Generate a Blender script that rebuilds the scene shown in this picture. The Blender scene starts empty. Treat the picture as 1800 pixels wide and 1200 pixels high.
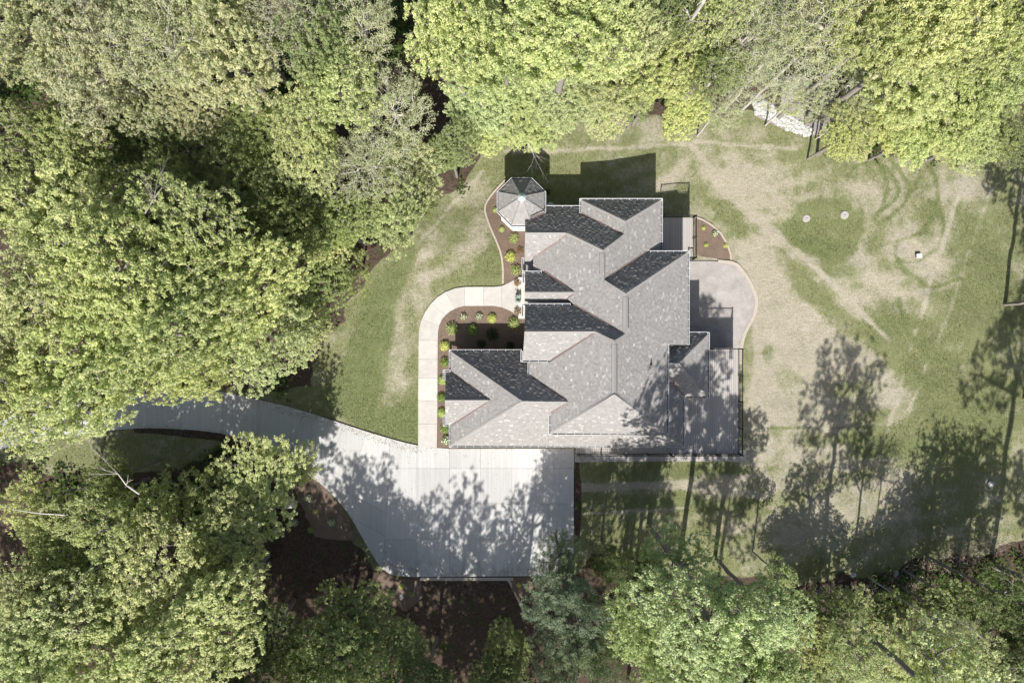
import bpy, bmesh, math, random
import numpy as np
from mathutils import Vector, Matrix
rnd = random.Random(7)
sc = bpy.context.scene
COL = sc.collection
# ------------------------------------------------------------------ camera, world, sun, exposure
H = 54.0            # height of the camera above the drive
F = 1200.0          # focal length in photograph pixels (photograph 1800 wide)
cam_d = bpy.data.cameras.new('camera'); cam_d.sensor_width = 36; cam_d.lens = 24
cam_d.clip_end = 6000; cam_d.clip_start = 0.5
cam = bpy.data.objects.new('camera', cam_d); cam.location = (0, 0, H); COL.objects.link(cam); sc.camera = cam
SUN = Vector((0.120, 0.877, -1.0)).normalized()      # way the light travels
el = math.asin(-SUN.z); az = math.atan2(-SUN.x, -SUN.y)
world = bpy.data.worlds.new('World'); sc.world = world; world.use_nodes = True
wn = world.node_tree; bg = wn.nodes['Background']
sky = wn.nodes.new('ShaderNodeTexSky'); sky.sky_type = 'NISHITA'; sky.sun_disc = False
sky.sun_elevation = el; sky.sun_rotation = az % (2*math.pi); sky.dust_density = 2.5; sky.air_density = .8
wn.links.new(sky.outputs[0], bg.inputs[0]); bg.inputs[1].default_value = 0.092
sd = bpy.data.lights.new('sun', 'SUN'); sd.energy = 5.0; sd.angle = math.radians(0.55); sd.color = (1, 0.95, 0.88)
so = bpy.data.objects.new('sun', sd); so.rotation_euler = SUN.to_track_quat('-Z', 'Y').to_euler(); so.location = (0, -40, 60); COL.objects.link(so)
vs = sc.view_settings; vs.view_transform = 'Standard'; vs.look = 'None'; vs.gamma = 1; vs.use_curve_mapping = False
vs.exposure = 0.82
sc.cycles.max_bounces = 6; sc.cycles.diffuse_bounces = 3; sc.cycles.transmission_bounces = 4; sc.cycles.transparent_max_bounces = 4

# ------------------------------------------------------------------ places
def sstep(x, a, b):
    t = np.clip((x-a)/(b-a), 0, 1); return t*t*(3-2*t)
def gz(X, Y):
    """height of the ground (metres): level by the drive, a storey lower behind the house"""
    X = np.asarray(X, float); Y = np.asarray(Y, float)
    e = sstep(X, 5.4, 14.5)
    z = -2.7*e - 1.0*sstep(Y, 6.5, 12)*(1-e)*sstep(X, -12, -1)
    z = z - 0.8*sstep(X, 19, 45) + 0.12*np.sin(X*.21+Y*.13)*sstep(np.abs(X-2), 14, 30)
    z = z - 0.9*sstep(-Y, 19.2, 26)*(1-e)
    return z
def W(px, py, z=0.0):
    k = (H-z)/F
    return Vector(((px-900)*k, (600-py)*k, z))
def G(px, py, dz=0.0):
    z = 0.0
    for _ in range(12):
        p = W(px, py, z); z = float(gz(p.x, p.y))+dz
    return W(px, py, z)

# ------------------------------------------------------------------ helpers
def mesh_np(name, verts, faces, mat=None, smooth=False):
    """verts (n,3), faces (m,k) numpy -> mesh"""
    me = bpy.data.meshes.new(name)
    verts = np.asarray(verts, np.float32); faces = np.asarray(faces, np.int32)
    m, k = faces.shape
    me.vertices.add(len(verts)); me.vertices.foreach_set('co', verts.ravel())
    me.loops.add(m*k); me.loops.foreach_set('vertex_index', faces.ravel())
    me.polygons.add(m); me.polygons.foreach_set('loop_start', np.arange(0, m*k, k, dtype=np.int32))
    if smooth: me.polygons.foreach_set('use_smooth', np.ones(m, bool))
    me.update(calc_edges=True)
    if mat: me.materials.append(mat)
    return me
def link(name, me, parent=None, loc=None):
    o = bpy.data.objects.new(name, me); COL.objects.link(o)
    if parent: o.parent = parent
    if loc is not None: o.location = loc
    return o
def tag(o, label=None, cat=None, group=None, kind=None):
    if label: o['label'] = label
    if cat: o['category'] = cat
    if group: o['group'] = group
    if kind: o['kind'] = kind
    return o
def empty(name, loc=(0, 0, 0), **k):
    o = bpy.data.objects.new(name, None); o.empty_display_size = .3; COL.objects.link(o); o.location = loc
    return tag(o, **k)
class MB:
    """collects shapes into one mesh"""
    def __init__(s): s.v = []; s.f = []
    def poly(s, pts, faces):
        n = len(s.v); s.v += [tuple(p) for p in pts]; s.f += [[i+n for i in f] for f in faces]
    def box(s, a, b):
        x0, y0, z0 = a; x1, y1, z1 = b
        s.poly([(x0,y0,z0),(x1,y0,z0),(x1,y1,z0),(x0,y1,z0),(x0,y0,z1),(x1,y0,z1),(x1,y1,z1),(x0,y1,z1)],
               [(0,3,2,1),(4,5,6,7),(0,1,5,4),(1,2,6,5),(2,3,7,6),(3,0,4,7)])
    def prism(s, pts, z0, z1):
        """pts (x,y[,z]) counter-clockwise or not; z0,z1 offsets"""
        n = len(pts)
        ar = sum(pts[i][0]*pts[(i+1) % n][1]-pts[(i+1) % n][0]*pts[i][1] for i in range(n))
        if ar < 0: pts = pts[::-1]
        zz = [(p[2] if len(p) > 2 else 0) for p in pts]
        lo = [(p[0], p[1], q+z0) for p, q in zip(pts, zz)]; hi = [(p[0], p[1], q+z1) for p, q in zip(pts, zz)]
        s.poly(lo+hi, [tuple(range(n-1, -1, -1)), tuple(range(n, 2*n))]+[(i, (i+1) % n, n+(i+1) % n, n+i) for i in range(n)])
    def tube(s, p, q, r0, r1, n=6):
        p = Vector(p); q = Vector(q); d = (q-p).normalized()
        a = d.orthogonal().normalized(); b = d.cross(a)
        pts = []
        for c, r in ((p, r0), (q, r1)):
            for i in range(n):
                t = 2*math.pi*i/n; pts.append(c+a*math.cos(t)*r+b*math.sin(t)*r)
        s.poly(pts, [(i, (i+1) % n, n+(i+1) % n, n+i) for i in range(n)]+[tuple(range(n-1, -1, -1)), tuple(range(n, 2*n))])
    def bar(s, p, q, w, h):
        """box of width w and height h whose top runs from p to q"""
        p = Vector(p); q = Vector(q); d = (q-p); d.z = 0; d.normalize(); nrm = Vector((-d.y, d.x, 0))*w/2; dn = Vector((0, 0, -h))
        a = [p-nrm, p+nrm, q+nrm, q-nrm]
        s.poly([x+dn for x in a]+a, [(0,1,2,3),(7,6,5,4),(0,4,5,1),(1,5,6,2),(2,6,7,3),(3,7,4,0)])
    def mesh(s, name, mat, bevel=0):
        me = bpy.data.meshes.new(name); me.from_pydata(s.v, [], s.f); me.update()
        if bevel:
            bm = bmesh.new(); bm.from_mesh(me)
            bmesh.ops.bevel(bm, geom=bm.edges[:], offset=bevel, segments=1, affect='EDGES')
            bm.to_mesh(me); bm.free()
        if mat: me.materials.append(mat)
        return me
    def build(s, name, mat, parent=None, bevel=0): return link(name, s.mesh(name, mat, bevel), parent)

def noise2(X, Y, scale, seed, octs=3):
    r = np.random.RandomState(seed); out = 0; amp = 1; tot = 0
    for o in range(octs):
        g = r.rand(257, 257)
        x = X/scale*(2**o)+r.rand()*90+50; y = Y/scale*(2**o)+r.rand()*90+50
        xi = np.floor(x).astype(int); yi = np.floor(y).astype(int); fx = x-xi; fy = y-yi
        fx = fx*fx*(3-2*fx); fy = fy*fy*(3-2*fy); xi %= 256; yi %= 256
        v = (g[xi, yi]*(1-fx)+g[xi+1, yi]*fx)*(1-fy)+(g[xi, yi+1]*(1-fx)+g[xi+1, yi+1]*fx)*fy
        out = out+amp*v; tot += amp; amp *= .5
    return out/tot

# ------------------------------------------------------------------ materials
class NT:
    def __init__(s, name):
        s.m = bpy.data.materials.new(name); s.m.use_nodes = True; s.t = s.m.node_tree
        s.b = s.t.nodes['Principled BSDF']; s.o = s.t.nodes['Material Output']
        s.b.inputs['Specular IOR Level'].default_value = .25; s.b.inputs['Roughness'].default_value = .85
    def n(s, ty, **k):
        x = s.t.nodes.new(ty)
        for a, b in k.items():
            if a[0] == '_': x.inputs[a[1:].replace('_', ' ')].default_value = b
            else: setattr(x, a, b)
        return x
    def l(s, a, b): s.t.links.new(a, b)
    def obj(s): return s.n('ShaderNodeTexCoord').outputs['Object']
    def noise(s, scale, vec=None, detail=3, rough=.55, dist=0):
        x = s.n('ShaderNodeTexNoise'); x.inputs['Scale'].default_value = scale; x.inputs['Detail'].default_value = detail
        x.inputs['Roughness'].default_value = rough; x.inputs['Distortion'].default_value = dist
        if vec is not None: s.l(vec, x.inputs['Vector'])
        return x.outputs['Fac']
    def mapv(s, vec, scale=(1, 1, 1), rot=(0, 0, 0)):
        x = s.n('ShaderNodeMapping'); x.inputs['Scale'].default_value = scale; x.inputs['Rotation'].default_value = rot
        s.l(vec, x.inputs['Vector']); return x.outputs[0]
    def ramp(s, fac, a, b, ca=(0, 0, 0, 1), cb=(1, 1, 1, 1)):
        x = s.n('ShaderNodeValToRGB'); e = x.color_ramp.elements; e[0].position = a; e[1].position = b; e[0].color = ca; e[1].color = cb
        s.l(fac, x.inputs[0]); return x.outputs[0]
    def mix(s, fac, a, b, mode='MIX'):
        x = s.n('ShaderNodeMix'); x.data_type = 'RGBA'; x.blend_type = mode
        for v, i in ((fac, 0), (a, 6), (b, 7)):
            if isinstance(v, (int, float)): x.inputs[i].default_value = v
            elif isinstance(v, tuple): x.inputs[i].default_value = v if len(v) == 4 else (*v, 1)
            else: s.l(v, x.inputs[i])
        return x.outputs[2]
    def math(s, op, a, b=0.0):
        x = s.n('ShaderNodeMath'); x.operation = op
        for v, i in ((a, 0), (b, 1)):
            if isinstance(v, (int, float)): x.inputs[i].default_value = v
            else: s.l(v, x.inputs[i])
        return x.outputs[0]
    def bump(s, h, dist, strength=1.0):
        x = s.n('ShaderNodeBump'); x.inputs['Distance'].default_value = dist; x.inputs['Strength'].default_value = strength
        s.l(h, x.inputs['Height']); s.l(x.outputs[0], s.b.inputs['Normal'])
    def base(s, c):
        if isinstance(c, tuple): s.b.inputs['Base Color'].default_value = (*c, 1)
        else: s.l(c, s.b.inputs['Base Color'])

def simple(name, col, var=.15, scale=6, rough=.8, metal=0, bump=0):
    t = NT(name); v = t.obj(); f = t.noise(scale, v, 4)
    t.base(t.mix(f, tuple(c*(1-var) for c in col), tuple(min(1, c*(1+var)) for c in col)))
    t.b.inputs['Roughness'].default_value = rough; t.b.inputs['Metallic'].default_value = metal
    if bump: t.bump(t.noise(scale*4, v, 4), bump)
    return t.m
def mat_concrete(name, col, streak=(6, .25, 1)):
    t = NT(name); v = t.n('ShaderNodeNewGeometry').outputs['Position']
    big = t.noise(.35, v, 5, .6); fine = t.noise(9, v, 5, .7); st = t.noise(1.0, t.mapv(v, streak), 4, .6)
    c = t.mix(big, tuple(x*.80 for x in col), tuple(x*1.10 for x in col))
    c = t.mix(t.ramp(st, .35, .75), c, tuple(x*.72 for x in col)); c = t.mix(.35, c, t.mix(fine, tuple(x*.7 for x in col), tuple(x*1.2 for x in col)))
    oi = t.n('ShaderNodeObjectInfo').outputs['Random']
    c = t.mix(.16, c, t.mix(oi, (.15, .15, .15), (.75, .74, .72)), 'OVERLAY')
    # damp mildew along the low edge of the apron
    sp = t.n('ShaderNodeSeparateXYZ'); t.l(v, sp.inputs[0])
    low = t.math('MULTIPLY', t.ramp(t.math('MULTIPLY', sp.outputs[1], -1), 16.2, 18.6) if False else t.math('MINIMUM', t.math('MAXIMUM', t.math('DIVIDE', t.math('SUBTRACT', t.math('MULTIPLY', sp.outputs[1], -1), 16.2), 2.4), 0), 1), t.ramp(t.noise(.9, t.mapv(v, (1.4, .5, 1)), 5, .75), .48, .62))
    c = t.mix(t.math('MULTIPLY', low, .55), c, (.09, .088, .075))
    t.base(c); t.bump(t.noise(40, t.mapv(v, (1, .12, 1)), 2), .004); return t.m
def mat_shingle():
    t = NT('weathered_grey_shingles')
    uv = t.n('ShaderNodeUVMap').outputs[0]; at = t.n('ShaderNodeAttribute'); at.attribute_name = 'tab'; f = at.outputs['Fac']
    x = t.n('ShaderNodeValToRGB'); t.l(f, x.inputs[0]); e = x.color_ramp.elements
    e[0].position = 0; e[0].color = (.20, .195, .19, 1); e[1].position = 1; e[1].color = (.36, .355, .35, 1)
    for p, c in ((.35, .222), (.65, .236), (.93, .25), (.965, .30)): q = e.new(p); q.color = (c*1.01, c*.99, c*.975, 1)
    g = t.noise(45, uv, 3, .7); c = t.mix(.3, x.outputs[0], t.mix(g, (.1, .1, .1), (.72, .70, .69)), 'OVERLAY')
    st = t.noise(.5, uv, 4, .6); c = t.mix(t.math('MULTIPLY', t.ramp(st, .45, .7), .25), c, (.20, .19, .18))
    t.base(c); t.bump(g, .012, .9); t.b.inputs['Roughness'].default_value = .95
    return t.m
def mat_leaf(name, trans=.52):
    t = NT(name)
    oc = t.n('ShaderNodeObjectInfo'); at = t.n('ShaderNodeAttribute'); at.attribute_name = 'tint'
    col = t.mix(at.outputs['Fac'], (.66, .76, .58), (1.55, 1.46, 1.42))
    c = t.mix(1.0, oc.outputs['Color'], col, 'MULTIPLY')
    t.base(c); t.b.inputs['Roughness'].default_value = .6; t.b.inputs['Specular IOR Level'].default_value = .18
    tr = t.n('ShaderNodeBsdfTranslucent'); t.l(t.mix(1.0, c, (1.12, 1.2, .74), 'MULTIPLY'), tr.inputs[0])
    mx = t.n('ShaderNodeMixShader'); mx.inputs[0].default_value = trans
    t.l(t.b.outputs[0], mx.inputs[1]); t.l(tr.outputs[0], mx.inputs[2]); t.l(mx.outputs[0], t.o.inputs[0]); return t.m
def mat_ground():
    t = NT('ground_cover'); v = t.n('ShaderNodeNewGeometry').outputs['Position']
    at = t.n('ShaderNodeAttribute'); at.attribute_name = 'cover'
    sp = t.n('ShaderNodeSeparateColor'); t.l(at.outputs['Color'], sp.inputs[0])
    dirt, litter, fresh = sp.outputs
    f1 = t.noise(1.7, v, 6, .68, .6); f2 = t.noise(9, v, 4, .7, .4); f3 = t.noise(30, v, 2, .7)
    wisp = t.noise(7, t.mapv(v, (1, .3, 1), (0, 0, .5)), 5, .75, .9); wisp2 = t.noise(10, t.mapv(v, (.28, 1, 1), (0, 0, .35)), 4, .75, .6)
    grass = t.mix(f1, (.085, .105, .042), (.205, .215, .108))
    grass = t.mix(t.ramp(wisp, .40, .66), grass, (.215, .21, .12))
    grass = t.mix(t.math('MULTIPLY', fresh, t.ramp(f2, .2, .75)), grass, (.078, .112, .04))
    straw = t.mix(f1, (.255, .232, .188), (.385, .352, .298)); straw = t.mix(t.ramp(wisp2, .42, .7), straw, (.22, .215, .13)); straw = t.mix(t.ramp(f2, .55, .8), straw, (.45, .415, .355))
    m = t.math('ADD', dirt, t.math('MULTIPLY', t.math('SUBTRACT', t.math('ADD', t.math('MULTIPLY', f1, .45), t.math('ADD', t.math('MULTIPLY', f2, .3), t.math('MULTIPLY', wisp2, .25))), .5), 3.0))
    c = t.mix(t.ramp(m, .18, .82), grass, straw)
    soil = t.mix(t.ramp(t.noise(5, v, 5, .75), .3, .7), (.028, .021, .017), (.105, .078, .06)); soil = t.mix(t.ramp(f3, .62, .7), soil, (.19, .14, .105))
    soil = t.mix(t.ramp(t.noise(.8, v, 5, .75), .56, .66), soil, (.045, .062, .022))
    m2 = t.math('ADD', litter, t.math('MULTIPLY', t.math('SUBTRACT', f2, .5), .7))
    c = t.mix(t.ramp(m2, .38, .58), c, soil)
    c = t.mix(.68, c, t.mix(f3, (.12, .12, .12), (.9, .9, .9)), 'OVERLAY')
    t.base(c); hh = t.math('ADD', t.math('MULTIPLY', f3, .35), t.math('ADD', wisp, t.math('MULTIPLY', wisp2, .7)))
    t.bump(hh, .11, .8); t.b.inputs['Roughness'].default_value = 1; t.b.inputs['Specular IOR Level'].default_value = .05; return t.m
def mat_mulch():
    t = NT('shredded_bark_mulch'); v = t.n('ShaderNodeNewGeometry').outputs['Position']
    f = t.noise(22, v, 4, .75); g = t.noise(1.2, v, 4)
    c = t.mix(t.ramp(f, .3, .72), (.045, .033, .026), (.225, .168, .13)); c = t.mix(t.ramp(g, .4, .7), c, t.mix(.5, c, (.19, .135, .105)))
    t.base(c); t.bump(f, .05); return t.m
def mat_stampedpatio():
    t = NT('stamped_patio_concrete'); v = t.n('ShaderNodeNewGeometry').outputs['Position']
    a = t.noise(1.0, v, 5, .65, .5); b = t.noise(7, v, 4, .7)
    c = t.mix(t.ramp(a, .35, .68), (.155, .15, .147), (.295, .283, .273)); c = t.mix(.4, c, t.mix(b, (.2, .18, .17), (.5, .46, .44)))
    t.base(c); t.bump(b, .015); return t.m
def mat_gravel(name, a=(.16, .155, .15), b=(.42, .40, .38)):
    t = NT(name); v = t.n('ShaderNodeNewGeometry').outputs['Position']
    vo = t.n('ShaderNodeTexVoronoi'); t.l(v, vo.inputs['Vector']); vo.inputs['Scale'].default_value = 16
    bw = t.n('ShaderNodeRGBToBW'); t.l(vo.outputs['Color'], bw.inputs[0]); t.base(t.mix(bw.outputs[0], a, b))
    t.bump(t.math('SUBTRACT', 1.0, vo.outputs['Distance']), .03); return t.m
M_shingle = mat_shingle(); M_white = simple('white_aluminium', (.66, .66, .67), .03, 3, .45); M_wall = simple('cream_stone_wall', (.62, .57, .50), .12, 5, .9, bump=.01)
M_copper = simple('aged_copper_flashing', (.155, .112, .102), .2, 8, .6, .1); M_lead = simple('bluish_metal_cap', (.42, .50, .52), .1, 6, .45, .3)
M_black = simple('black_powder_coat', (.012, .012, .013), .1, 5, .4); M_trough = simple('gutter_inside', (.10, .11, .12), .2, 6, .7)
t_ = NT('grey_composite_board'); v_ = t_.obj(); M_deck = t_.m
t_.base(t_.mix(t_.n('ShaderNodeObjectInfo').outputs['Random'], t_.mix(t_.noise(5, t_.mapv(v_, (6, .6, 1)), 4), (.27,.257,.25), (.33,.315,.305)), t_.mix(t_.noise(6, v_, 4), (.31,.295,.285), (.37,.355,.34)))); M_post = simple('beam_timber', (.5, .45, .38), .1)
M_drive = mat_concrete('driveway_concrete', (.42, .422, .42)); M_walk = mat_concrete('walkway_concrete', (.435, .42, .40), (2, 2, 1))
M_mulch = mat_mulch(); M_patio = mat_stampedpatio(); M_ground = mat_ground(); M_leaf = mat_leaf('spring_leaves')
M_gravel = mat_gravel('grey_gravel'); M_riprap = mat_gravel('white_limestone', (.20, .20, .19), (.56, .56, .54))
M_bark = simple('grey_bark', (.22, .20, .185), .35, 9, .9, bump=.02); M_barkd = simple('brown_bark', (.12, .10, .085), .35, 9, .9, bump=.02); M_barkl = simple('pale_bark', (.44, .41, .39), .25, 9, .9, bump=.015)
M_rock = simple('boulder_stone', (.42, .40, .37), .25, 4, .9, bump=.03); M_lid = simple('concrete_lid', (.29, .28, .275), .1, 6, .9)
M_curb = simple('pale_edging', (.33, .295, .255), .2, 7, .95, bump=.01); M_pvc = simple('dark_plastic_pipe', (.03, .03, .03), .1)
M_flower = simple('white_blossom', (.75, .76, .66), .08)

# ------------------------------------------------------------------ ground
def axis(lo, hi, step, far):
    a = list(np.arange(lo, hi+1e-6, step)); s = step
    left = []; x = lo
    while x > -far: s *= 1.35; x -= s; left.append(x)
    s = step; x = a[-1]; right = []
    while x < far: s *= 1.35; x += s; right.append(x)
    return np.array(left[::-1]+a+right)
ax = axis(-43, 46, .17, 2500); ay = axis(-32, 31, .17, 2500)
GX, GY = np.meshgrid(ax, ay, indexing='ij'); X = GX.ravel(); Y = GY.ravel()
Z = gz(X, Y)
PX = 900+X*F/(H-Z); PY = 600-Y*F/(H-Z)
def ell(cx, cy, rx, ry, ang=0, soft=.65, warp=26):
    a = math.radians(ang); wx = (noise2(X, Y, 3.0, int(cx) % 97, 3)-.5)*warp*2; wy = (noise2(X, Y, 3.0, int(cy) % 89+100, 3)-.5)*warp*2
    dx = PX+wx-cx; dy = PY+wy-cy
    u = (dx*math.cos(a)+dy*math.sin(a))/rx; v = (-dx*math.sin(a)+dy*math.cos(a))/ry
    return 1-sstep(np.sqrt(u*u+v*v), 1-soft, 1+soft)
def stroke(pts, w, warp=5):
    wx = (noise2(X, Y, 1.5, 5, 2)-.5)*warp; d = np.full(X.shape, 1e9)
    for (x0, y0), (x1, y1) in zip(pts, pts[1:]):
        L = (x1-x0)**2+(y1-y0)**2; t = np.clip(((PX-x0)*(x1-x0)+(PY-y0)*(y1-y0))/L, 0, 1)
        d = np.minimum(d, np.hypot(PX+wx-x0-t*(x1-x0), PY+wx-y0-t*(y1-y0)))
    return 1-sstep(d, w*.4, w)
def inpoly(pts, soft=10, warp=14):
    wx = (noise2(X, Y, 2.0, 31, 3)-.5)*warp*2; wy = (noise2(X, Y, 2.0, 32, 3)-.5)*warp*2
    x = PX+wx; y = PY+wy; ins = np.zeros(X.shape, bool); d = np.full(X.shape, 1e9); n = len(pts)
    for i in range(n):
        (x0, y0), (x1, y1) = pts[i], pts[(i+1) % n]
        if y0 != y1:
            c = ((y0 > y) != (y1 > y)) & (x < (x1-x0)*(y-y0)/(y1-y0)+x0); ins ^= c
        L = (x1-x0)**2+(y1-y0)**2+1e-9; t = np.clip(((x-x0)*(x1-x0)+(y-y0)*(y1-y0))/L, 0, 1)
        d = np.minimum(d, np.hypot(x-x0-t*(x1-x0), y-y0-t*(y1-y0)))
    return sstep(np.where(ins, d, -d), -soft, soft)
dirt = .18+.10*sstep(X, 4, 16); fresh = np.full(X.shape, .25)
dirt += (noise2(X, Y, 9, 1, 4)-.5)*.5
for e in [(1350,500,48,70,0),(1335,720,26,75,0),(1410,600,75,38,15),(1480,620,70,30,10),(1500,500,45,50,30),(1560,520,40,32,0),(1590,440,40,30,0),(1345,350,60,42,-10),
          (1300,300,40,25,0),(1530,335,45,22,0),(1680,330,60,30,0),(1640,430,34,55,10),(1440,830,60,120,0),(1400,700,70,60,0),(1560,880,55,70,20),(1450,560,60,20,20),
          (1330,430,22,60,-20),(1560,690,40,26,0),(1240,840,60,12,3),(1080,860,60,9,3),(1300,850,70,22,0),(1400,930,80,40,0),(1320,800,30,26,0),
          (704,640,24,80,8),(698,560,12,50,10),(822,440,30,32,-20),(775,478,38,14,-25),(850,395,22,40,0),(840,330,36,22,-40),(735,520,22,30,0),(760,440,40,14,-40),
          (1150,235,26,12,-30),(930,262,60,6,0),(1080,210,60,20,10),(1170,330,20,20,0),(1185,300,14,14,0),(1250,470,60,10,0),(1310,480,22,40,-20)]:
    dirt += .46*ell(*e)
for e in [(1352,490,40,80,0),(1338,700,22,90,0),(1400,610,60,36,10),(1300,330,40,30,0)]: dirt += .35*ell(*e)
for pts, w, s in [([(1215,255),(1290,345),(1400,440),(1470,505),(1565,600)], 6, 1.0), ([(1225,400),(1330,560),(1340,800)], 10, .35), ([(890,268),(1060,262),(1230,250),(1400,262)], 5, .45),
                  ([(850,300),(760,400),(715,460),(690,540)], 4, .35), ([(1320,750),(1500,752),(1790,752)], 3, -.5), ([(1280,370),(1400,485),(1470,560),(1600,640)], 24, -.5), ([(1240,330),(1300,400)], 20, -.3), ([(1500,360),(1515,450)], 3, .5),
                  ([(1700,300),(1640,480),(1600,620),(1560,760)], 6, .4), ([(1740,330),(1680,520),(1600,720)], 5, .3), ([(1320,800),(1360,860)], 12, .4), ([(1010,858),(1130,852),(1240,856),(1345,874)], 9, .75), ([(1020,905),(1110,898),(1210,892)], 3.5, .7), ([(1010,825),(1200,818)], 4, -.2)]:
    dirt += s*stroke(pts, w)
for (cx, cy, r, w, a0, a1) in [(1530,330,46,4,-2.4,1.2),(1530,330,66,4,-1.8,1.4),(1560,340,90,4,-1.2,1.4),(1600,400,60,4,-1,2),(1650,420,80,4,1,3),(1480,330,80,4,-1,.8),(1700,520,120,5,1.5,3.2),(1580,300,40,3,-2,1)]:
    th = np.arctan2(PY-cy, PX-cx); d = np.abs(np.hypot(PX-cx, PY-cy)+(noise2(X, Y, 2, 77, 2)-.5)*16-r)
    k = (1-sstep(d, w*.4, w*1.4))*((th > a0) & (th < a1)); dirt -= .4*k; fresh += .3*k
g1 = ell(1450,402,68,54,0,.16,15); dirt = dirt*(1-g1)+.08*g1; fresh += .38*g1; dirt += .15*(ell(1450,402,80,66,0,.16,15)-g1)
for e in [(1470,470,120,20,42),(1350,590,14,70,0),(1345,620,20,20,0),(1620,620,60,60,0),(1690,740,110,70,0),(1740,500,60,120,0),(1640,380,16,40,0),(1500,780,180,16,2),(1200,830,180,10,0),(1200,880,180,14,0),(1330,455,7,30,-30),(1560,560,30,30,0)]:
    k = ell(*e); dirt -= .38*k; fresh += .3*k
dirt += (noise2(X*.8+Y*.5, Y*.8-X*.4, 1.4, 21, 3)-.5)*.5
sw = noise2(X, Y, 8, 41, 2)*14; dirt += .22*np.sin((X*.9+Y*.35)*1.7+sw)*noise2(X, Y, 3, 42, 2)*(PX > 1215)+.18*np.sin((Y*1.1-X*.25)*3.1+sw*.8)*noise2(X, Y, 2.5, 43, 2)
k = inpoly([(560,700),(600,640),(640,520),(720,430),(735,440),(700,520),(680,640),(665,720),(735,700),(735,780),(640,760)], 8, 6); dirt = dirt*(1-k)+.0*k; fresh += .45*k
fresh += k*(.25+.3*np.sin((PX*.85+PY*.5)*.42+noise2(X, Y, 3, 51, 2)*3)); dirt += .10*k*np.sin((PX*.85+PY*.5)*.42+noise2(X, Y, 3, 51, 2)*3)
k = ell(860,460,26,45,15); dirt -= .4*k; fresh += .3*k
litter = np.zeros(X.shape)
wood_polys = [
 [(-3000,-3000),(5000,-3000),(5000,250),(1800,262),(1720,270),(1560,270),(1480,240),(1440,235),(1300,200),(1220,225),(1060,190),(900,215),(850,240),(835,290),(790,330),(745,380),(700,430),(640,500),(590,570),(560,640),(540,690),(380,683),(200,680),(-200,720),(-3000,720)],
 [(-3000,900),(-200,855),(0,812),(90,830),(200,850),(300,830),(400,785),(520,830),(600,900),(660,1000),(735,1016),(910,1016),(930,1000),(1010,1000),(1030,960),(1060,960),(1120,1000),(1280,1010),(1400,1020),(1520,1012),(1640,990),(1740,972),(1830,930),(1900,600),(1900,200),(5000,200),(5000,5000),(-3000,5000)]]
for p in wood_polys: litter = np.maximum(litter, inpoly(p, 12, 22))
litter_w = litter.copy()
k = stroke([(360,690),(455,708),(580,742),(700,782),(735,790)], 9); litter = np.maximum(litter, k)
k = stroke([(240,752),(400,768),(450,785),(520,820),(560,850)], 12); litter = np.maximum(litter, k)
k = ell(1015,880,7,75,0,.3,2); litter = np.maximum(litter, k)
k = ell(1320,380,700,14,0); 
lawnrel = (noise2(X, Y, 2.6, 12, 4)-.5)*.30+(noise2(X+noise2(X, Y, 3, 14, 2)*4, Y*.4, .7, 13, 3)-.5)*.12
near_hard = np.clip(1-inpoly([(-300,640),(400,640),(1020,760),(1020,1040),(640,1040),(500,850),(-300,840)], 30, 0)-inpoly([(725,480),(940,300),(1340,330),(1345,820),(725,820)], 30, 0), 0, 1)
Z = Z+lawnrel*near_hard-.05
nx, ny = GX.shape
idx = np.arange(nx*ny).reshape(nx, ny)
faces = np.stack([idx[:-1, :-1], idx[1:, :-1], idx[1:, 1:], idx[:-1, 1:]], -1).reshape(-1, 4)
me = mesh_np('ground', np.stack([X, Y, Z], 1), faces, M_ground, True)
ca = me.color_attributes.new('cover', 'FLOAT_COLOR', 'POINT')
ca.data.foreach_set('color', np.stack([np.clip(dirt, 0, 1), np.clip(litter, 0, 1), np.clip(fresh, 0, 1), np.ones(X.shape)], 1).astype(np.float32).ravel())
tag(link('ground', me), kind='structure')

# ------------------------------------------------------------------ paving
def clip_half(poly, a, b, c):
    """keep a*x+b*y<=c"""
    out = []; n = len(poly)
    for i in range(n):
        p, q = poly[i], poly[(i+1) % n]; dp = a*p[0]+b*p[1]-c; dq = a*q[0]+b*q[1]-c
        if dp <= 0: out.append(p)
        if (dp < 0 < dq) or (dq < 0 < dp):
            t = dp/(dp-dq); out.append((p[0]+(q[0]-p[0])*t, p[1]+(q[1]-p[1])*t))
    return out
def area(p): return .5*sum(p[i][0]*p[(i+1) % len(p)][1]-p[(i+1) % len(p)][0]*p[i][1] for i in range(len(p)))
def split(polys, p, q, cond=None, gap=.35):
    a, b = -(q[1]-p[1]), q[0]-p[0]; L = math.hypot(a, b); a /= L; b /= L; c = a*p[0]+b*p[1]; out = []
    for P in polys:
        cx = sum(v[0] for v in P)/len(P); cy = sum(v[1] for v in P)/len(P)
        if cond and not cond(cx, cy): out.append(P); continue
        for s in (1, -1):
            R = clip_half(P, a*s, b*s, c*s-gap/2)
            if len(R) > 2 and abs(area(R)) > 6: out.append(R)
    return out
def smooth_pts(pts, it=2):
    for _ in range(it):
        o = [pts[0]]
        for p, q in zip(pts, pts[1:]): o += [(p[0]*.75+q[0]*.25, p[1]*.75+q[1]*.25), (p[0]*.25+q[0]*.75, p[1]*.25+q[1]*.75)]
        pts = o+[pts[-1]]
    return pts
def slab(poly, z, th, mat, name, parent):
    m = MB(); m.prism([tuple(W(x, y, z)) for x, y in poly], -th, 0); return m.build(name, mat, parent)
drive = tag(empty('driveway'), kind='structure')
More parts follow.
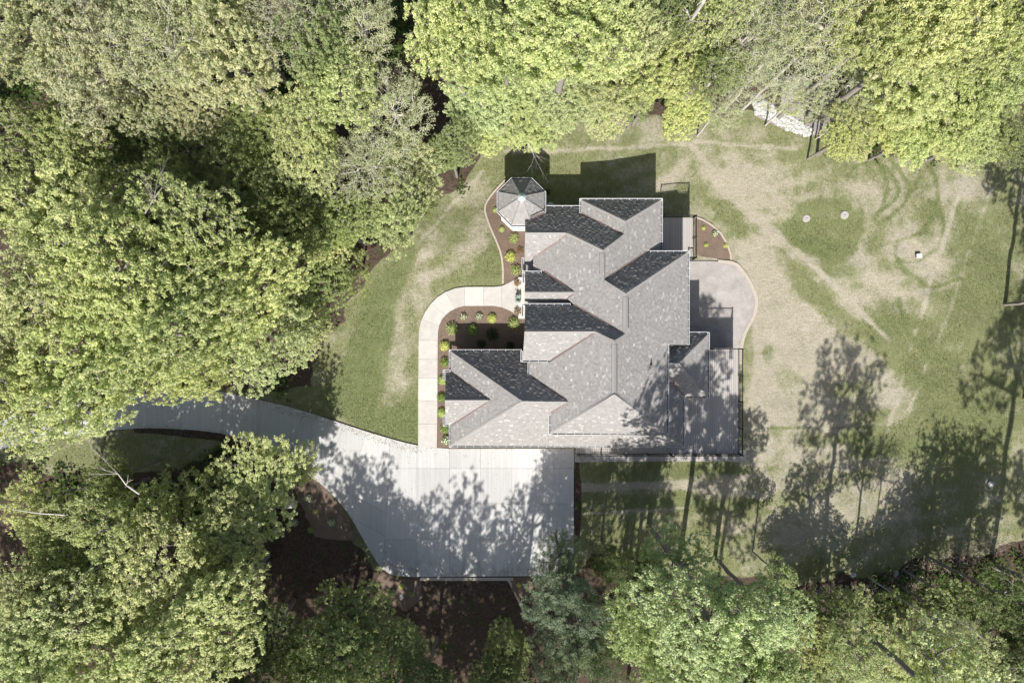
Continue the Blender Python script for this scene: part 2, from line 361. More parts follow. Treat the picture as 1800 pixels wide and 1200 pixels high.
north = smooth_pts([(-400,800),(-200,755),(0,718),(80,706),(150,694),(200,688),(250,684),(300,682),(350,683),(400,690),(455,702),(520,718),(580,737),(640,757),(700,775),(745,785),(790,788.5)], 1)
south = smooth_pts([(985,1011.5),(735,1013.5),(700,1012.5),(683,1008),(668,996),(655,975),(640,950),(615,905),(595,880),(570,855),(540,832),(500,805),(450,780),(400,763),(350,756),(300,753),(250,752),(200,755),(150,762),(80,775),(0,788),(-200,830),(-400,880)], 1)
dp = north+[(1008.5,788.5),(1008.5,998),(1006,1005),(1000,1009),(992,1011)]+south
A = lambda x, y: x > 690 and y > 780
pcs = [dp]
pcs = split(pcs, (690,700), (668,1100))
for x in (733, 790, 845, 900, 955): pcs = split(pcs, (x,700), (x,1100), lambda a, b: a > 680)
for y in (823, 885, 948): pcs = split(pcs, (600,y), (1100,y), lambda a, b: a > 680)
for p, q in [((-300,700),(-280,900)),((-190,700),(-170,900)),((-90,680),(-70,900)),((0,700),(15,800)),((80,690),(92,800)),((160,680),(168,780)),((240,670),(246,780)),((320,660),(318,780)),((395,670),(385,790)),((468,690),(445,800)),((540,700),(500,830)),((612,730),(556,870)),((650,740),(600,900))]:
    pcs = split(pcs, p, q, lambda a, b: a < 680)
pcs = split(pcs, (650,886), (300,700), lambda a, b: 480 < a < 680)
pcs = split(pcs, (690,948), (560,880), lambda a, b: a < 680 and b > 850)
for P in pcs: slab(P, .06, .16, M_drive, 'concrete_panel', drive)
m = MB(); m.prism([tuple(W(x, y, .035)) for x, y in dp], -.2, 0); m.build('joint_filler', simple('joint_sealant', (.14, .135, .13)), drive)
walk = tag(empty('front_walkway'), kind='structure')
outer = [[(735,785)],[(735,745)],[(735,704)],[(735.3,664.5)],[(735.5,631)],[(735.7,598)],[(737,578),(741,562)],[(748,547),(757,534)],[(769,522),(783,513)],[(800,506.5),(816.7,504.3)],[(849.7,504)],[(868,504),(881.7,502.5)],[(893,497.5),(905,491),(917,487)]]
inner = [[(768,786.5)],[(768.5,745)],[(769,704)],[(769,664.5)],[(769.3,631)],[(769.5,598)],[(770,583),(772,572)],[(777,561),(784,553)],[(791,547),(800,542.5)],[(808,539.5),(817,537.5)],[(850,537.5)],[(868,537.5),(882,540)],[(898,547),(905,552),(917,558)]]
for i in range(len(outer)-1):
    P = [outer[i][-1]]+outer[i+1]+inner[i+1][::-1]+[inner[i][-1]]
    cx = sum(p[0] for p in P)/len(P); cy = sum(p[1] for p in P)/len(P)
    P = [(cx+(x-cx)*.992, cy+(y-cy)*.992) for x, y in P]
    slab(P, .07, .17, M_walk, 'concrete_panel', walk)
tag(slab([(911,487),(926,487),(926,560),(911,560)], .22, .4, M_walk, 'porch_step', None), kind='structure')

def sheet(name, pts, off, mat, n=1, th=None):
    """a draped sheet over the ground, from photo points"""
    bm = bmesh.new(); vs_ = [bm.verts.new(W(x, y, 0)) for x, y in pts]; f = bm.faces.new(vs_)
    if f.normal.z < 0: f.normal_flip()
    bmesh.ops.triangulate(bm, faces=bm.faces[:])
    for i in range(1, 200):
        e = [e for e in bm.edges if e.calc_length() > .9]
        if not e: break
        bmesh.ops.subdivide_edges(bm, edges=e, cuts=1); bmesh.ops.triangulate(bm, faces=[f for f in bm.faces if len(f.verts) > 3])
        if i > 5: break
    for v in bm.verts:
        px, py = 900+v.co.x*F/H, 600-v.co.y*F/H; g = G(px, py); v.co = Vector((g.x, g.y, g.z+off))
    bmesh.ops.recalc_face_normals(bm, faces=bm.faces[:])
    if sum(f.normal.z for f in bm.faces) < 0: bmesh.ops.reverse_faces(bm, faces=bm.faces[:])
    me = bpy.data.meshes.new(name); bm.to_mesh(me); bm.free(); me.materials.append(mat); return link(name, me)
bed_w = smooth_pts([(888,316),(872,333),(858,350),(851,365),(856,385),(864,405),(873,425),(881,447),(884,470),(884,498)], 1)
tag(sheet('mulch_bed', bed_w+[(893,499),(905,493),(918,489),(926,489),(926,420),(926,330),(905,318)], .03, M_mulch), kind='structure')
tag(sheet('mulch_bed', [(766,790),(768,580),(774,562),(788,547),(806,538),(820,536),(868,536),(885,539),(900,546),(905,551),(925,557),(925,640),(805,640),(805,790)], .02, M_mulch), kind='structure')
bed_n = [(1221,381),(1235,386),(1252,396),(1267,410),(1278,428),(1284,445),(1285,456),(1262,455),(1240,452),(1222,448)]
tag(sheet('mulch_bed', bed_n, .03, M_mulch), kind='structure')
tag(sheet('mulch_bed', smooth_pts([(520,820),(560,846),(596,884),(622,925),(632,948),(600,950),(560,945),(520,935),(490,915),(465,890),(470,850)], 1), -.02, M_mulch), kind='structure')
tag(sheet('mulch_bed', [(672,1003),(700,1016),(740,1016),(742,1050),(715,1075),(680,1060),(660,1020)], .0, M_mulch), kind='structure')
tag(sheet('mulch_bed', [(900,1014),(930,1013),(938,1030),(928,1047),(912,1050),(900,1038)], .0, M_mulch), kind='structure')
tag(sheet('patio', smooth_pts([(1205,459),(1262,459),(1293,462),(1305,475),(1317,492),(1326,512),(1331,530),(1327,552),(1318,570),(1308,588),(1303,612),(1302,640)], 1)+[(1205,640)], .05, M_patio), kind='structure')
def border(name, pts, w, off, mat, h=.05, kind='structure'):
    m = MB(); g = [G(x, y, off) for x, y in pts]
    for p, q in zip(g, g[1:]): m.bar(p, q+(q-p).normalized()*.02, w, h)
    return tag(m.build(name, mat), kind=kind)
border('patio_border', smooth_pts([(1262,459),(1293,462),(1305,475),(1317,492),(1326,512),(1331,530),(1327,552),(1318,570),(1308,588),(1303,612),(1302,640)], 1), .26, .075, M_curb)
border('bed_edging', bed_w, .14, .05, M_curb); border('bed_edging', bed_n[:7], .14, .06, M_curb)
tag(sheet('gravel_strip', [(1010,790),(1310,790),(1316,800),(1313,811),(1200,810),(1100,811),(1010,812)], .03, M_gravel), kind='structure')
rw = tag(empty('retaining_wall'), 'low pale stone retaining wall along the foot of the parking apron', 'retaining wall')
m = MB(); p = W(738, 1014.5, .02); q = W(902, 1014.5, .02); m.box((p.x, p.y-.18, -1.3), (q.x, q.y, .0)); m.build('wall', M_wall, rw)
m = MB(); m.box((p.x, p.y-.24, .0), (q.x, q.y+.0, .05)); m.build('coping', M_curb, rw)
border('garden_path', [(893,1018),(898,1026),(905,1040),(910,1051),(915,1062),(926,1085)], .2, .0, M_curb)
tag(sheet('dry_wash', smooth_pts([(1318,172),(1350,150),(1395,128),(1440,150),(1478,200),(1470,228),(1432,240),(1395,236),(1330,206)], 1), .02, mat_gravel('purple_grey_silt', (.17,.15,.15), (.30,.27,.265))), kind='structure')

# ------------------------------------------------------------------ house roof geometry: heights solved so that every slope is plane and meets its neighbours
V = {}
for n, x, y in [('a1',790,615),('a2',790,784.5),('a3',917.5,704.5),('a4',998,706),('a5',930.8,658.3),('a6',967,725.5),('a7',1202,786.5),
 ('s1',1175,765),('s2',1202.5,697.5),('s3',1178,667),('c1',1246.5,584),('c2',1246.5,698.5),('c3',1194,638),
 ('d1',792.5,652.5),('d2',861.7,703),('d3',793.3,747.5),('d4',782,703),('d5',782.5,653),('d6',782,748),
 ('b1',928,636),('b2',928,656),('b3',965,762.5),('b4',1080,692),('b5',1175,764.7),('b6',1175,605),('b7',1211,606),('b8',1211,441.5),('b9',1100,516),('b10',1062,491.5),('b11',1137,442),('b12',1098.5,587),('b13',1080,598),
 ('e1',922,535),('e2',1009,535),('e3',1046,582.5),('e4',922,582.5),('e5',967,635),('e6',921,635),
 ('f2',960,362),('f3',1020,362),('f4',1020.8,374.7),('f5',1096,411.5),('f6',1060,440),('f7',1000,410.5),('f8',991,409),('f9',923,409),
 ('g1',1164,349),('g2',1164,428),('g3',1099.5,389),('g4',1020,349),('h1',936,455),('h2',921.5,460.5),('h3',935,462),
 ('i1',923,478),('i2',954,476),('i3',1009,513),('i4',923,513.5),('i5',996,524),('i6',991,526)]: V[n] = (x, y)
FC = {'GN':('N','a1 a3 a4 a5'),'GS':('S','a2 a3 a4 a6 a7 s1'),'GW':('W','a1 a3 a2 d1 d2 d3'),'SE':('E','s1 a7 s2 s3'),'PN':('N','c1 c3'),'PS':('S','c2 c3 s3 s2'),'PE':('E','c1 c2 c3'),
 'CN':('N','d5 d1 d2 d4'),'CS':('S','d4 d2 d3 d6'),'MW3':('W','b1 b2 a5 a4 a6 b3 b4 b13 e3 e5'),'MS':('S','b3 b4 b5'),'ME':('E','b4 b5 b6 b7 b8 b9 b12 b13'),
 'D4':('N','e1 e2 b12 b13 e3 e4'),'N4S':('S','e4 e3 e5 e6'),'MW':('W','i2 i3 i5 e2 b12 b9 b10 f6 f7 h1 h3'),'D2':('N','f2 f3 f4 f5 f6 f7 f8 f9'),'E1':('E','f6 f5 g3 g1 g2 b11 b10'),
 'D1':('N','g4 g1 g3'),'N1W':('W','g4 g3 f5 f4'),'N2S':('S','f9 f8 f7 h1 h2'),'D3':('N','i1 i2 i3 i4'),'N3S':('S','i4 i3 i5 i6'),'D5':('N','b11 b8 b9 b10')}
def solve():
    names = list(V); fn = list(FC); nv = len(names); N = nv+2*len(fn); vi = {n: i for i, n in enumerate(names)}; R = []; b = []
    def row(d, r, wt):
        v = np.zeros(N)
        for k, c in d.items(): v[k] += c*wt
        R.append(v); b.append(r*wt)
    uv = lambda n: ((V[n][0]-900)/F, (600-V[n][1])/F)
    for j, f in enumerate(fn):
        t, vv = FC[f]
        for n in vv.split():
            u, v = uv(n); c = v if t in 'NS' else u
            row({vi[n]: 1, nv+2*j: -1, nv+2*j+1: -c}, 0, 300)
        g = 1.08 if t in 'NS' else .66; s = 1 if t in 'NE' else -1
        row({nv+2*j+1: 1, nv+2*j: s*g}, 0, 15)
    for z, ns in {2.8:'a1 a2 a7 c1 c2 d5 d6', 3.3:'i1 e1 f2 f3 g1 g4 h2 h3 b1 b2 e6'}.items():
        for n in ns.split(): row({vi[n]: 1}, H/(H-z), 60)
    x = np.linalg.lstsq(np.array(R), np.array(b), rcond=None)[0]
    PL = {}
    for j, f in enumerate(fn):
        a_, b_ = x[nv+2*j:nv+2*j+2]     # H/d = a + b c  ->  plane d = H/a - (b/a) * coord
        PL[f] = (FC[f][0], H-H/a_, b_/a_)          # z = z0 + k*coord
    return PL, {n: H-H/x[vi[n]] for n in names}
PL, VZ = solve()
def onplane(f, px, py, up=0.0):
    t, z0, k = PL[f]; u = (px-900)/F; v = (600-py)/F; c = v if t in 'NS' else u
    # point = (u d, v d, H-d);  H-d = z0 + k*c*d
    d = (H-z0)/(1+k*c); return Vector((u*d, v*d, H-d+up))
def planez(f, x, y):
    t, z0, k = PL[f]; return z0+k*(y if t in 'NS' else x)
POLY = {
 'GN':[[(793,618),(917.5,704.5),(998,706),(930.8,658.3),(929,618)]],
 'GS':[[(793,783),(917.5,704.5),(998,706),(967,725.5),(965,763),(1175,765),(1200,785)]],
 'GW':[[(792.5,617),(917.5,704.5),(862,703),(792.5,652.5)],[(862,703),(917.5,704.5),(792.5,783),(792.5,748)]],
 'SE':[[(1175,765),(1201,785),(1201,699),(1178,667),(1174,667)]],
 'PN':[[(1176,586.5),(1244.5,586.5),(1194,638),(1174,638)]],'PS':[[(1174,638),(1194,638),(1244.5,697),(1202.5,697),(1178,667),(1174,667)]],'PE':[[(1244.5,586.5),(1244.5,697),(1194,638)]],
 'CN':[[(783.5,655),(793,654),(861.7,703),(782,703)]],'CS':[[(782,703),(861.7,703),(793.3,746),(783.5,746)]],
 'MW3':[[(967,636),(1046,582.5),(1080,598),(1080,692),(1057,706),(998,706),(930.8,658.3),(930.5,637)],[(998,706),(1057,706),(968,760.3),(968,725.5)]],
 'MS':[[(968,761),(1080,692),(1172.5,762.5)]],
 'ME':[[(1100,516),(1208.5,444),(1208.5,606),(1172.5,606),(1172.5,762.5),(1080,692),(1080,598),(1098.5,587)]],
 'D4':[[(923,537),(1011,537),(1098.5,587),(1080,598),(1046,582.5),(922,582.5)]],'N4S':[[(922,582.5),(1046,582.5),(967,633),(919,633)]],
 'MW':[[(937.5,462),(937.5,454),(1000,410.5),(1060,440),(1060,513),(1009,513),(954,476),(937.5,475)],[(1060,440),(1062,491.5),(1100,516),(1098.5,587),(1009,535),(996,524),(1009,513),(1060,513)]],
 'D2':[[(923,384),(932,383),(957.5,373),(960,364.5),(1019,364.5),(1021,374.7),(1096,411.5),(1060,440),(1000,410.5),(991,409),(923,409)]],
 'E1':[[(1060,440),(1096,411.5),(1099.5,389),(1161.5,351.5),(1161.5,444),(1137,442),(1062,491.5)]],
 'D1':[[(1022,352),(1161,352),(1099.5,389)]],'N1W':[[(1022,352),(1099.5,389),(1096,411.5),(1022,375)]],
 'N2S':[[(923,409),(991,409),(1000,410.5),(936,455),(932,459),(922,459)]],
 'D3':[[(923,480),(958,480),(1009,513),(922.5,513.5)]],'N3S':[[(922.5,513.5),(1009,513.5),(996,524),(1003,535),(922,535)]],
 'D5':[[(1139,444),(1208,444),(1100,516),(1062,491.5)]]}
house = tag(empty('house', (0, 0, 0)), 'large grey shingled house with many hips and gables beside the concrete apron', 'house')
ROW = .145
LBL = {'D1':'dark north-facing hip','ME':'broad east-facing slope','MS':'triangular south-facing hip'}
def courses(name, pts3, normal, up, mat, parent, seed=0):
    """shingle courses over a plane polygon: every course laps the one below, each tab of its own thickness"""
    u = up.cross(normal).normalized(); o = pts3[0]
    P = [((p-o).dot(u), (p-o).dot(up)) for p in pts3]
    v0 = min(p[1] for p in P); v1 = max(p[1] for p in P); n = int((v1-v0)/ROW)+1
    vs_, fs, uvs, tabs = [], [], [], []; r = random.Random(seed)
    def vert(x, y, h): vs_.append(o+u*x+up*y+normal*h); uvs.append((x+seed*1.7, y-v0)); return len(vs_)-1
    for i in range(n):
        a, b = v0+i*ROW, v0+(i+1)*ROW
        Q = clip_half(clip_half(P, 0, -1, -a), 0, 1, b)
        if len(Q) < 3 or abs(area(Q)) < 1e-4: continue
        if area(Q) < 0: Q = Q[::-1]
        x = min(q[0] for q in Q); xe = max(q[0] for q in Q); x -= r.random()*.25; last = 0
        while x < xe:
            w = r.uniform(.10, .26); R = clip_half(clip_half(Q, -1, 0, -x), 1, 0, x+w)
            x0_, x1_ = x, x+w; x += w
            if len(R) < 3 or abs(area(R)) < 1e-5: continue
            last = 1-last if r.random() < .8 else last; hh = (r.uniform(.022, .032) if r.random() > .12 else .046) if last else r.uniform(.010, .016)
            tv = r.random(); ids = [vert(px_, py_, .002+hh*(1-.75*(py_-a)/ROW)) for px_, py_ in R]; fs.append(ids); tabs.append(tv)
            m = len(R)
            for k in range(m):      # lip and side edges of the tab
                p, q = R[k], R[(k+1) % m]
                if (abs(p[1]-a) < 1e-5 and abs(q[1]-a) < 1e-5) or (last and abs(p[0]-q[0]) < 1e-5 and (abs(p[0]-x0_) < 1e-5 or abs(p[0]-x1_) < 1e-5)):
                    fs.append([ids[(k+1) % m], ids[k], vert(p[0], p[1], -.01), vert(q[0], q[1], -.01)]); tabs.append(tv*.6)
    me = bpy.data.meshes.new(name); me.from_pydata([tuple(v) for v in vs_], [], fs); me.update()
    uvl = me.uv_layers.new(name='UVMap'); li = np.empty(len(me.loops), np.int32); me.loops.foreach_get('vertex_index', li)
    uvl.data.foreach_set('uv', np.array(uvs, np.float32)[li].ravel()); me.materials.append(mat)
    at = me.attributes.new('tab', 'FLOAT', 'FACE'); at.data.foreach_set('value', np.array(tabs, np.float32))
    return link(name, me, parent)
DIRN = {'N':Vector((0,1,0)),'S':Vector((0,-1,0)),'E':Vector((1,0,0)),'W':Vector((-1,0,0))}
deckb = MB()
for si, (f, polys) in enumerate(POLY.items()):
    t, z0, k = PL[f]; d = DIRN[t]; g = abs(k); nrm = (d*g+Vector((0,0,1))).normalized(); up = (-d+Vector((0,0,g))).normalized()
    for pi, P in enumerate(polys):
        p3 = [onplane(f, x, y) for x, y in P]
        o = courses('roof_slope', p3, nrm, up, M_shingle, house, si*3+pi)
        if area([(p.x, p.y) for p in p3]) < 0: p3 = p3[::-1]
        n = len(p3); lo = [p-Vector((0,0,.16)) for p in p3]; hi = [p-Vector((0,0,.012)) for p in p3]
        deckb.poly(lo+hi, [tuple(range(n-1,-1,-1)), tuple(range(n,2*n))]+[(i,(i+1)%n,n+(i+1)%n,n+i) for i in range(n)])
deckb.build('roof_sheathing', simple('roof_felt', (.2,.19,.18), .1), house)
m = MB(); a = W(919, 480, 2.7); b = W(938, 457, 2.7); m.box((a.x, a.y, 2.5), (b.x, b.y, 2.7)); m.build('entry_roof', simple('entry_roof_felt', (.2,.19,.18), .1), house)
def cap(fa, fb, a, b, w=.13, lift=.03, name='ridge_cap', mat=None, vent=False):
    """cap along the line a-b (photo px) where slopes fa and fb meet"""
    pa = (onplane(fa, *a)+onplane(fb, *a))/2; pb = (onplane(fa, *b)+onplane(fb, *b))/2
    d = (pb-pa); L = d.length; hd = Vector((d.x, d.y, 0)).normalized(); s = Vector((-hd.y, hd.x, 0))
    def sidez(p, sg):
        q = p+s*w*sg; za, zb = planez(fa, q.x, q.y), planez(fb, q.x, q.y); return Vector((q.x, q.y, min(za, zb)))
    m = MB(); n = max(1, int(L/.2))
    for i in range(n if not vent else 1):
        nn = n if not vent else 1
        q0 = pa.lerp(pb, i/nn); q1 = pa.lerp(pb, (i+1)/nn)
        if d.z < 0: q0, q1 = q1, q0       # lower end first
        l0 = lift+.014 if not vent else lift; up0 = Vector((0,0,l0)); up1 = Vector((0,0,lift))
        c0, a0, b0 = q0+up0, sidez(q0,1)+up0, sidez(q0,-1)+up0; c1, a1, b1 = q1+up1, sidez(q1,1)+up1, sidez(q1,-1)+up1
        base = [sidez(q0,1), sidez(q0,-1), sidez(q1,1), sidez(q1,-1)]
        m.poly([a0,c0,b0,a1,c1,b1]+base, [(0,1,4,3),(1,2,5,4),(6,0,3,8),(7,9,5,2),(6,7,2,1,0),(8,3,4,5,9)])
    o = m.build(name, mat or M_cap, house); return o
M_cap = simple('ridge_cap_shingle', (.222, .216, .211), .14, 14, .95, bump=.01)
for fa, fb, a, b in [('GN','GW',(792.5,617),(917.5,704.5)),('GS','GW',(793,783),(917.5,704.5)),('GN','GS',(917.5,704.7),(996,706)),('CN','CS',(782,703),(860,703)),
    ('MW3','MS',(968,761),(1080,692)),('ME','MS',(1172.5,762.5),(1080,692)),('MW3','ME',(1080,600),(1080,692)),('D4','ME',(1098.5,587),(1080,598)),('D4','MW3',(1046,582.5),(1080,598)),
    ('D4','N4S',(922,582.5),(1046,582.5)),('D5','MW',(1062,491.5),(1100,516)),('D5','ME',(1208,444),(1100,516)),('MW','ME',(1100,516),(1098.5,586)),('MW','E1',(1060,440),(1062,490)),
    ('D2','MW',(1000,410.5),(1060,440)),('D2','E1',(1096,411.5),(1060,440)),('D1','E1',(1161,352),(1099.5,389)),('D1','N1W',(1022,352),(1099.5,389)),('N1W','E1',(1099.5,389),(1096,411.5)),
    ('D2','N2S',(923,409),(994,409)),('D3','N3S',(922.5,513.5),(1008,513.5)),('PN','PE',(1244.5,586.5),(1194,638)),('PS','PE',(1244.5,697),(1194,638)),('PN','PS',(1176,638),(1194,638)),
    ('GS','SE',(1175,765),(1200.5,785))]:
    cap(fa, fb, a, b)
for fa, fb, a, b in [('MW','E1',(1058.5,445),(1058.5,483)),('MW','ME',(1099.7,522),(1099.7,576)),('MW3','ME',(1079.8,605),(1079.8,691))]:
    cap(fa, fb, a, b, .17, .055, 'ridge_vent', M_cap, True)
    for sx in (-1, 1):     # the vent's open mesh side
        m = MB(); x = a[0]+sx*4.35; f = fa if sx < 0 else fb
        m.bar(onplane(f, x, a[1], .045), onplane(f, x, b[1], .045), .05, .05); m.build('vent_mesh', M_black, house)
def valley(fa, fb, a, b, w=.055):
    pa = Vector([max(u) if i == 2 else sum(u)/2 for i, u in enumerate(zip(onplane(fa,*a), onplane(fb,*a)))]); pb = Vector([max(u) if i == 2 else sum(u)/2 for i, u in enumerate(zip(onplane(fa,*b), onplane(fb,*b)))])
    d = pb-pa; hd = Vector((d.x, d.y, 0)).normalized(); s = Vector((-hd.y, hd.x, 0)); m = MB(); pts = []
    for p in (pa, pb):
        for sg in (1, 0, -1):
            q = p+s*w*sg; z = max(planez(fa,q.x,q.y), planez(fb,q.x,q.y)) if sg else p.z; pts.append(Vector((q.x, q.y, z+.035)))
    m.poly(pts, [(0,1,4,3),(1,2,5,4)]); m.build('valley_flashing', M_copper, house)
for v in [('GN','MW3',(931,658.5),(997,705)),('GS','MW3',(996,708),(968,725)),('CN','GW',(793,652.8),(859,701)),('CS','GW',(859,705),(793.5,747.3)),('MW','D4',(1009,535),(1097.5,586.3)),
    ('MW','N3S',(1008,517),(996.5,524)),('MW','D3',(956,476.5),(1008,512)),('N4S','MW3',(1043,585.5),(967.5,634.5)),('N2S','MW',(997,412.5),(936.5,454.5)),('D2','N1W',(1021.5,375),(1095,411.5)),
    ('D5','E1',(1136,443),(1062.5,491)),('PS','SE',(1178,667),(1202,696.5)),('PN','SE',(1177,616),(1186,605))]: valley(*v)

# gutters
def gutter(a, b, z, out, parent=house):
    """trough whose outer lip runs from a to b (photo px) at height z; out = outward compass direction vector"""
    pa, pb = W(*a, z), W(*b, z); n = Vector(out); d = (pb-pa).normalized(); L = (pb-pa).length
    m = MB()
    prof = [(0,.0),(0,-.11),(-.125,-.11),(-.125,.0),(-.145,.0),(-.145,-.13),(.015,-.13),(.018,.0)]
    pts = [p+n*x+Vector((0,0,y)) for p in (pa, pb) for x, y in prof]; k = len(prof)
    m.poly(pts, [(i,(i+1)%k,k+(i+1)%k,k+i) for i in range(k)]+[tuple(range(k)), tuple(range(2*k-1,k-1,-1))])
    c = max(1, round(L/.62))
    for i in range(c+1):
        q = pa.lerp(pb, min(.995, max(.005, i/c))); q = q+n*(-.065)
        m.bar(q-n*.075+Vector((0,0,.006)), q+n*.07+Vector((0,0,.006)), .022, .012)
    o = m.build('gutter', M_white, parent)
    m2 = MB(); m2.poly([pa+Vector((0,0,-.085)), pb+Vector((0,0,-.085)), pb-n*.123+Vector((0,0,-.085)), pa-n*.123+Vector((0,0,-.085))], [(0,1,2,3)]); m2.build('gutter_bed', M_trough, o)
Nn, Ss, Ee, Ww = (0,1,0), (0,-1,0), (1,0,0), (-1,0,0)
vz = lambda f, x, y: onplane(f, x, y).z
gz0 = lambda *a: vz(*a)+.02
for a, b, z, o in [((790,614.5),(917,614.5),gz0('GN',850,617),Nn),((789.7,615),(789.7,650),gz0('GW',792,640),Ww),((789.7,749),(789.7,785.5),gz0('GW',792,760),Ww),((790,785.7),(1203,785.7),gz0('GS',900,783.5),Ss),
    ((779,651),(779,668),gz0('CN',783,654),Ww),((779,730),(779,748),gz0('CS',783,747),Ww),((779,650),(791,650),gz0('CN',783,654),Nn),((779,748.8),(790,748.8),gz0('CS',783,747),Ss),
    ((928,637.5),(928,657),gz0('MW3',930.5,645),Ww),((965,729),(965,763),gz0('MW3',968,740),Ww),((965,763.5),(1175.5,763.5),gz0('MS',1070,761.5),Ss),((1175.5,764),(1175.5,604),gz0('ME',1172.5,700),Ee),
    ((1211.5,606),(1211.5,441),gz0('ME',1208.5,500),Ee),((1143,441),(1211.5,441),gz0('D5',1180,444),Nn),((1164.5,349),(1164.5,440),gz0('E1',1161.5,400),Ee),((1019,349),(1164.5,349),gz0('D1',1100,352),Nn),
    ((1019,349.5),(1019,374),gz0('N1W',1022,360),Ww),((959,361.5),(1019,361.5),gz0('D2',990,364.5),Nn),((917.5,453),(917.5,474),gz0('N2S',930,459),Ww),((918,476.5),(952,476.5),gz0('D3',940,480),Nn),
    ((918.5,477.5),(918.5,497),gz0('D3',940,480),Ww),((917,533.5),(1003,533.5),gz0('D4',960,537),Nn),((917,534.5),(917,556),gz0('D4',960,537),Ww),((915.5,635.7),(962,635.7),gz0('N4S',940,633),Ss),((915.5,617),(915.5,635),gz0('N4S',940,633),Ww),
    ((1211,583.5),(1247,583.5),gz0('PN',1220,586.5),Nn),((1247,584),(1247,699),gz0('PE',1244.5,640),Ee),((1204,699.5),(1247,699.5),gz0('PS',1220,697),Ss),((1203.5,700),(1203.5,787),gz0('SE',1201,740),Ee)]:
    gutter(a, b, z, o)
# walls
def wallbox(x0, y0, x1, y1, top, ze, bottom=-3.3, inset=.42):
    a = W(x0, y1, ze); b = W(x1, y0, ze); m = MB(); m.box((a.x+inset, a.y+inset, bottom), (b.x-inset, b.y-inset, top)); m.build('wall', M_wall, house)
e_g = vz('GN',850,617); e_m3 = vz('MS',1070,761.5); e_m2 = vz('ME',1208.5,500)
wallbox(790,615,1000,785,e_g-.15,e_g,-.4); wallbox(985,640,1203,787,e_g-.15,e_g); wallbox(965,600,1175,763,e_m3-.15,e_m3); wallbox(975,470,1211,606,e_m2-.15,e_m2); wallbox(1120,441,1211,606,e_m2-.15,e_m2)
wallbox(1020,349,1164,430,vz('D1',1100,352)-.15,3.2); wallbox(937,362,1137,480,vz('D2',990,364.5)-.15,2.6); wallbox(1175,584,1247,699,e_g-.2,e_g,.2)
def gable(f1, f2, ys, yr, x, xb, eave):
    """solid under a west gable: eave line y (two), ridge y, rake x"""
    pts = [onplane(f1, x, ys[0]), onplane(f1, x, yr), onplane(f2, x, ys[1])]
    m = MB(); xo = pts[1].x+.35; xi = onplane(f1, xb, yr).x
    for p in pts: p.z -= .2
    pts[0].y -= .3; pts[2].y += .3; pts[0].z += 0; sec = [(pts[0].y, pts[0].z-.05), (pts[1].y, pts[1].z-.05), (pts[2].y, pts[2].z-.05), (pts[2].y, -1.5), (pts[0].y, -1.5)]
    q = [(xo, y, z) for y, z in sec]+[(xi, y, z) for y, z in sec]
    m.poly(q, [(0,1,2,3,4),(9,8,7,6,5),(0,5,6,1),(1,6,7,2),(2,7,8,3),(3,8,9,4),(4,9,5,0)]); m.build('gable_wall', M_wall, house)
gable('D2','N2S',(392,459),409,923,960,0); gable('D3','N3S',(480,528),513.5,922.5,970,0); gable('D4','N4S',(537,633),582.5,922,985,0); gable('CN','CS',(655,746),703,782,800,0)
# entry beam on the porch front
m = MB(); a = W(916.5, 497, 3.2); b = W(922, 533, 3.2); m.box((a.x, b.y, 2.7), (b.x, a.y, 3.0)); m.build('porch_beam', M_post, house)
# turret
T0 = W(916.6, 355.3, 3.3); Rr = 42.6*.045*(50.7/54)
octp = [Vector((T0.x+Rr/math.cos(math.pi/8)*math.cos(math.pi/8+i*math.pi/4), T0.y+Rr/math.cos(math.pi/8)*math.sin(math.pi/8+i*math.pi/4), 3.3)) for i in range(8)]
apex = Vector((T0.x, T0.y, 3.3+Rr*1.08))
for i in range(8):
    a, b = octp[i], octp[(i+1) % 8]; mid = (a+b)/2-T0; mid.z = 0; d = mid.normalized(); nrm = (d*1.08+Vector((0,0,1))).normalized(); up = (-d+Vector((0,0,1.08))).normalized()
    ins = lambda p: p-(p-T0)*.07+Vector((0,0,Rr*1.08*.07))
    if i == 6: pass
    P = [ins(a), ins(b), apex]
    courses('turret_slope', P, nrm, up, M_shingle, house, 40+i)
    m = MB(); pa, pb = ins(a)+Vector((0,0,.03)), apex+Vector((0,0,.03)); m.tube(pa, pb, .055, .045, 4); m.build('hip_cap', M_cap, house)
    n2 = Vector((d.x, d.y, 0)); m = MB(); g_a, g_b = a+Vector((0,0,.02)), b+Vector((0,0,.02))
    k = []
    for p in (a, b):
        rad = (p-T0); rad.z = 0; L = rad.length; rr = rad.normalized()
        for off, z in ((0,.0),(0,-.10),(-.11,-.10),(-.11,.0),(-.13,.0),(-.13,-.12),(.02,-.12),(.02,.0)): k.append(p+rr*off/math.cos(math.pi/8)+Vector((0,0,z+.02)))
    m.poly(k, [(j,(j+1)%8,8+(j+1)%8,8+j) for j in range(8)]); m.build('gutter', M_white, house)
    m = MB(); m.poly([k[1], k[9], k[10], k[2]], [(0,1,2,3)]); [m.v.__setitem__(j, (v[0], v[1], v[2]+.02)) for j, v in enumerate(m.v)]; m.build('gutter_bed', M_trough, house)
m = MB(); wp = [(T0.x+(p.x-T0.x)*.86, T0.y+(p.y-T0.y)*.86) for p in octp]; m.prism(wp, -1.6, 3.2); m.build('turret_wall', simple('white_trim_wall', (.78,.75,.70), .05), house)
m = MB(); wp2 = [(T0.x+(p.x-T0.x)*.90, T0.y+(p.y-T0.y)*.90) for p in octp]; m.prism(wp2, 2.85, 3.1); m.build('frieze_board', M_white, house)
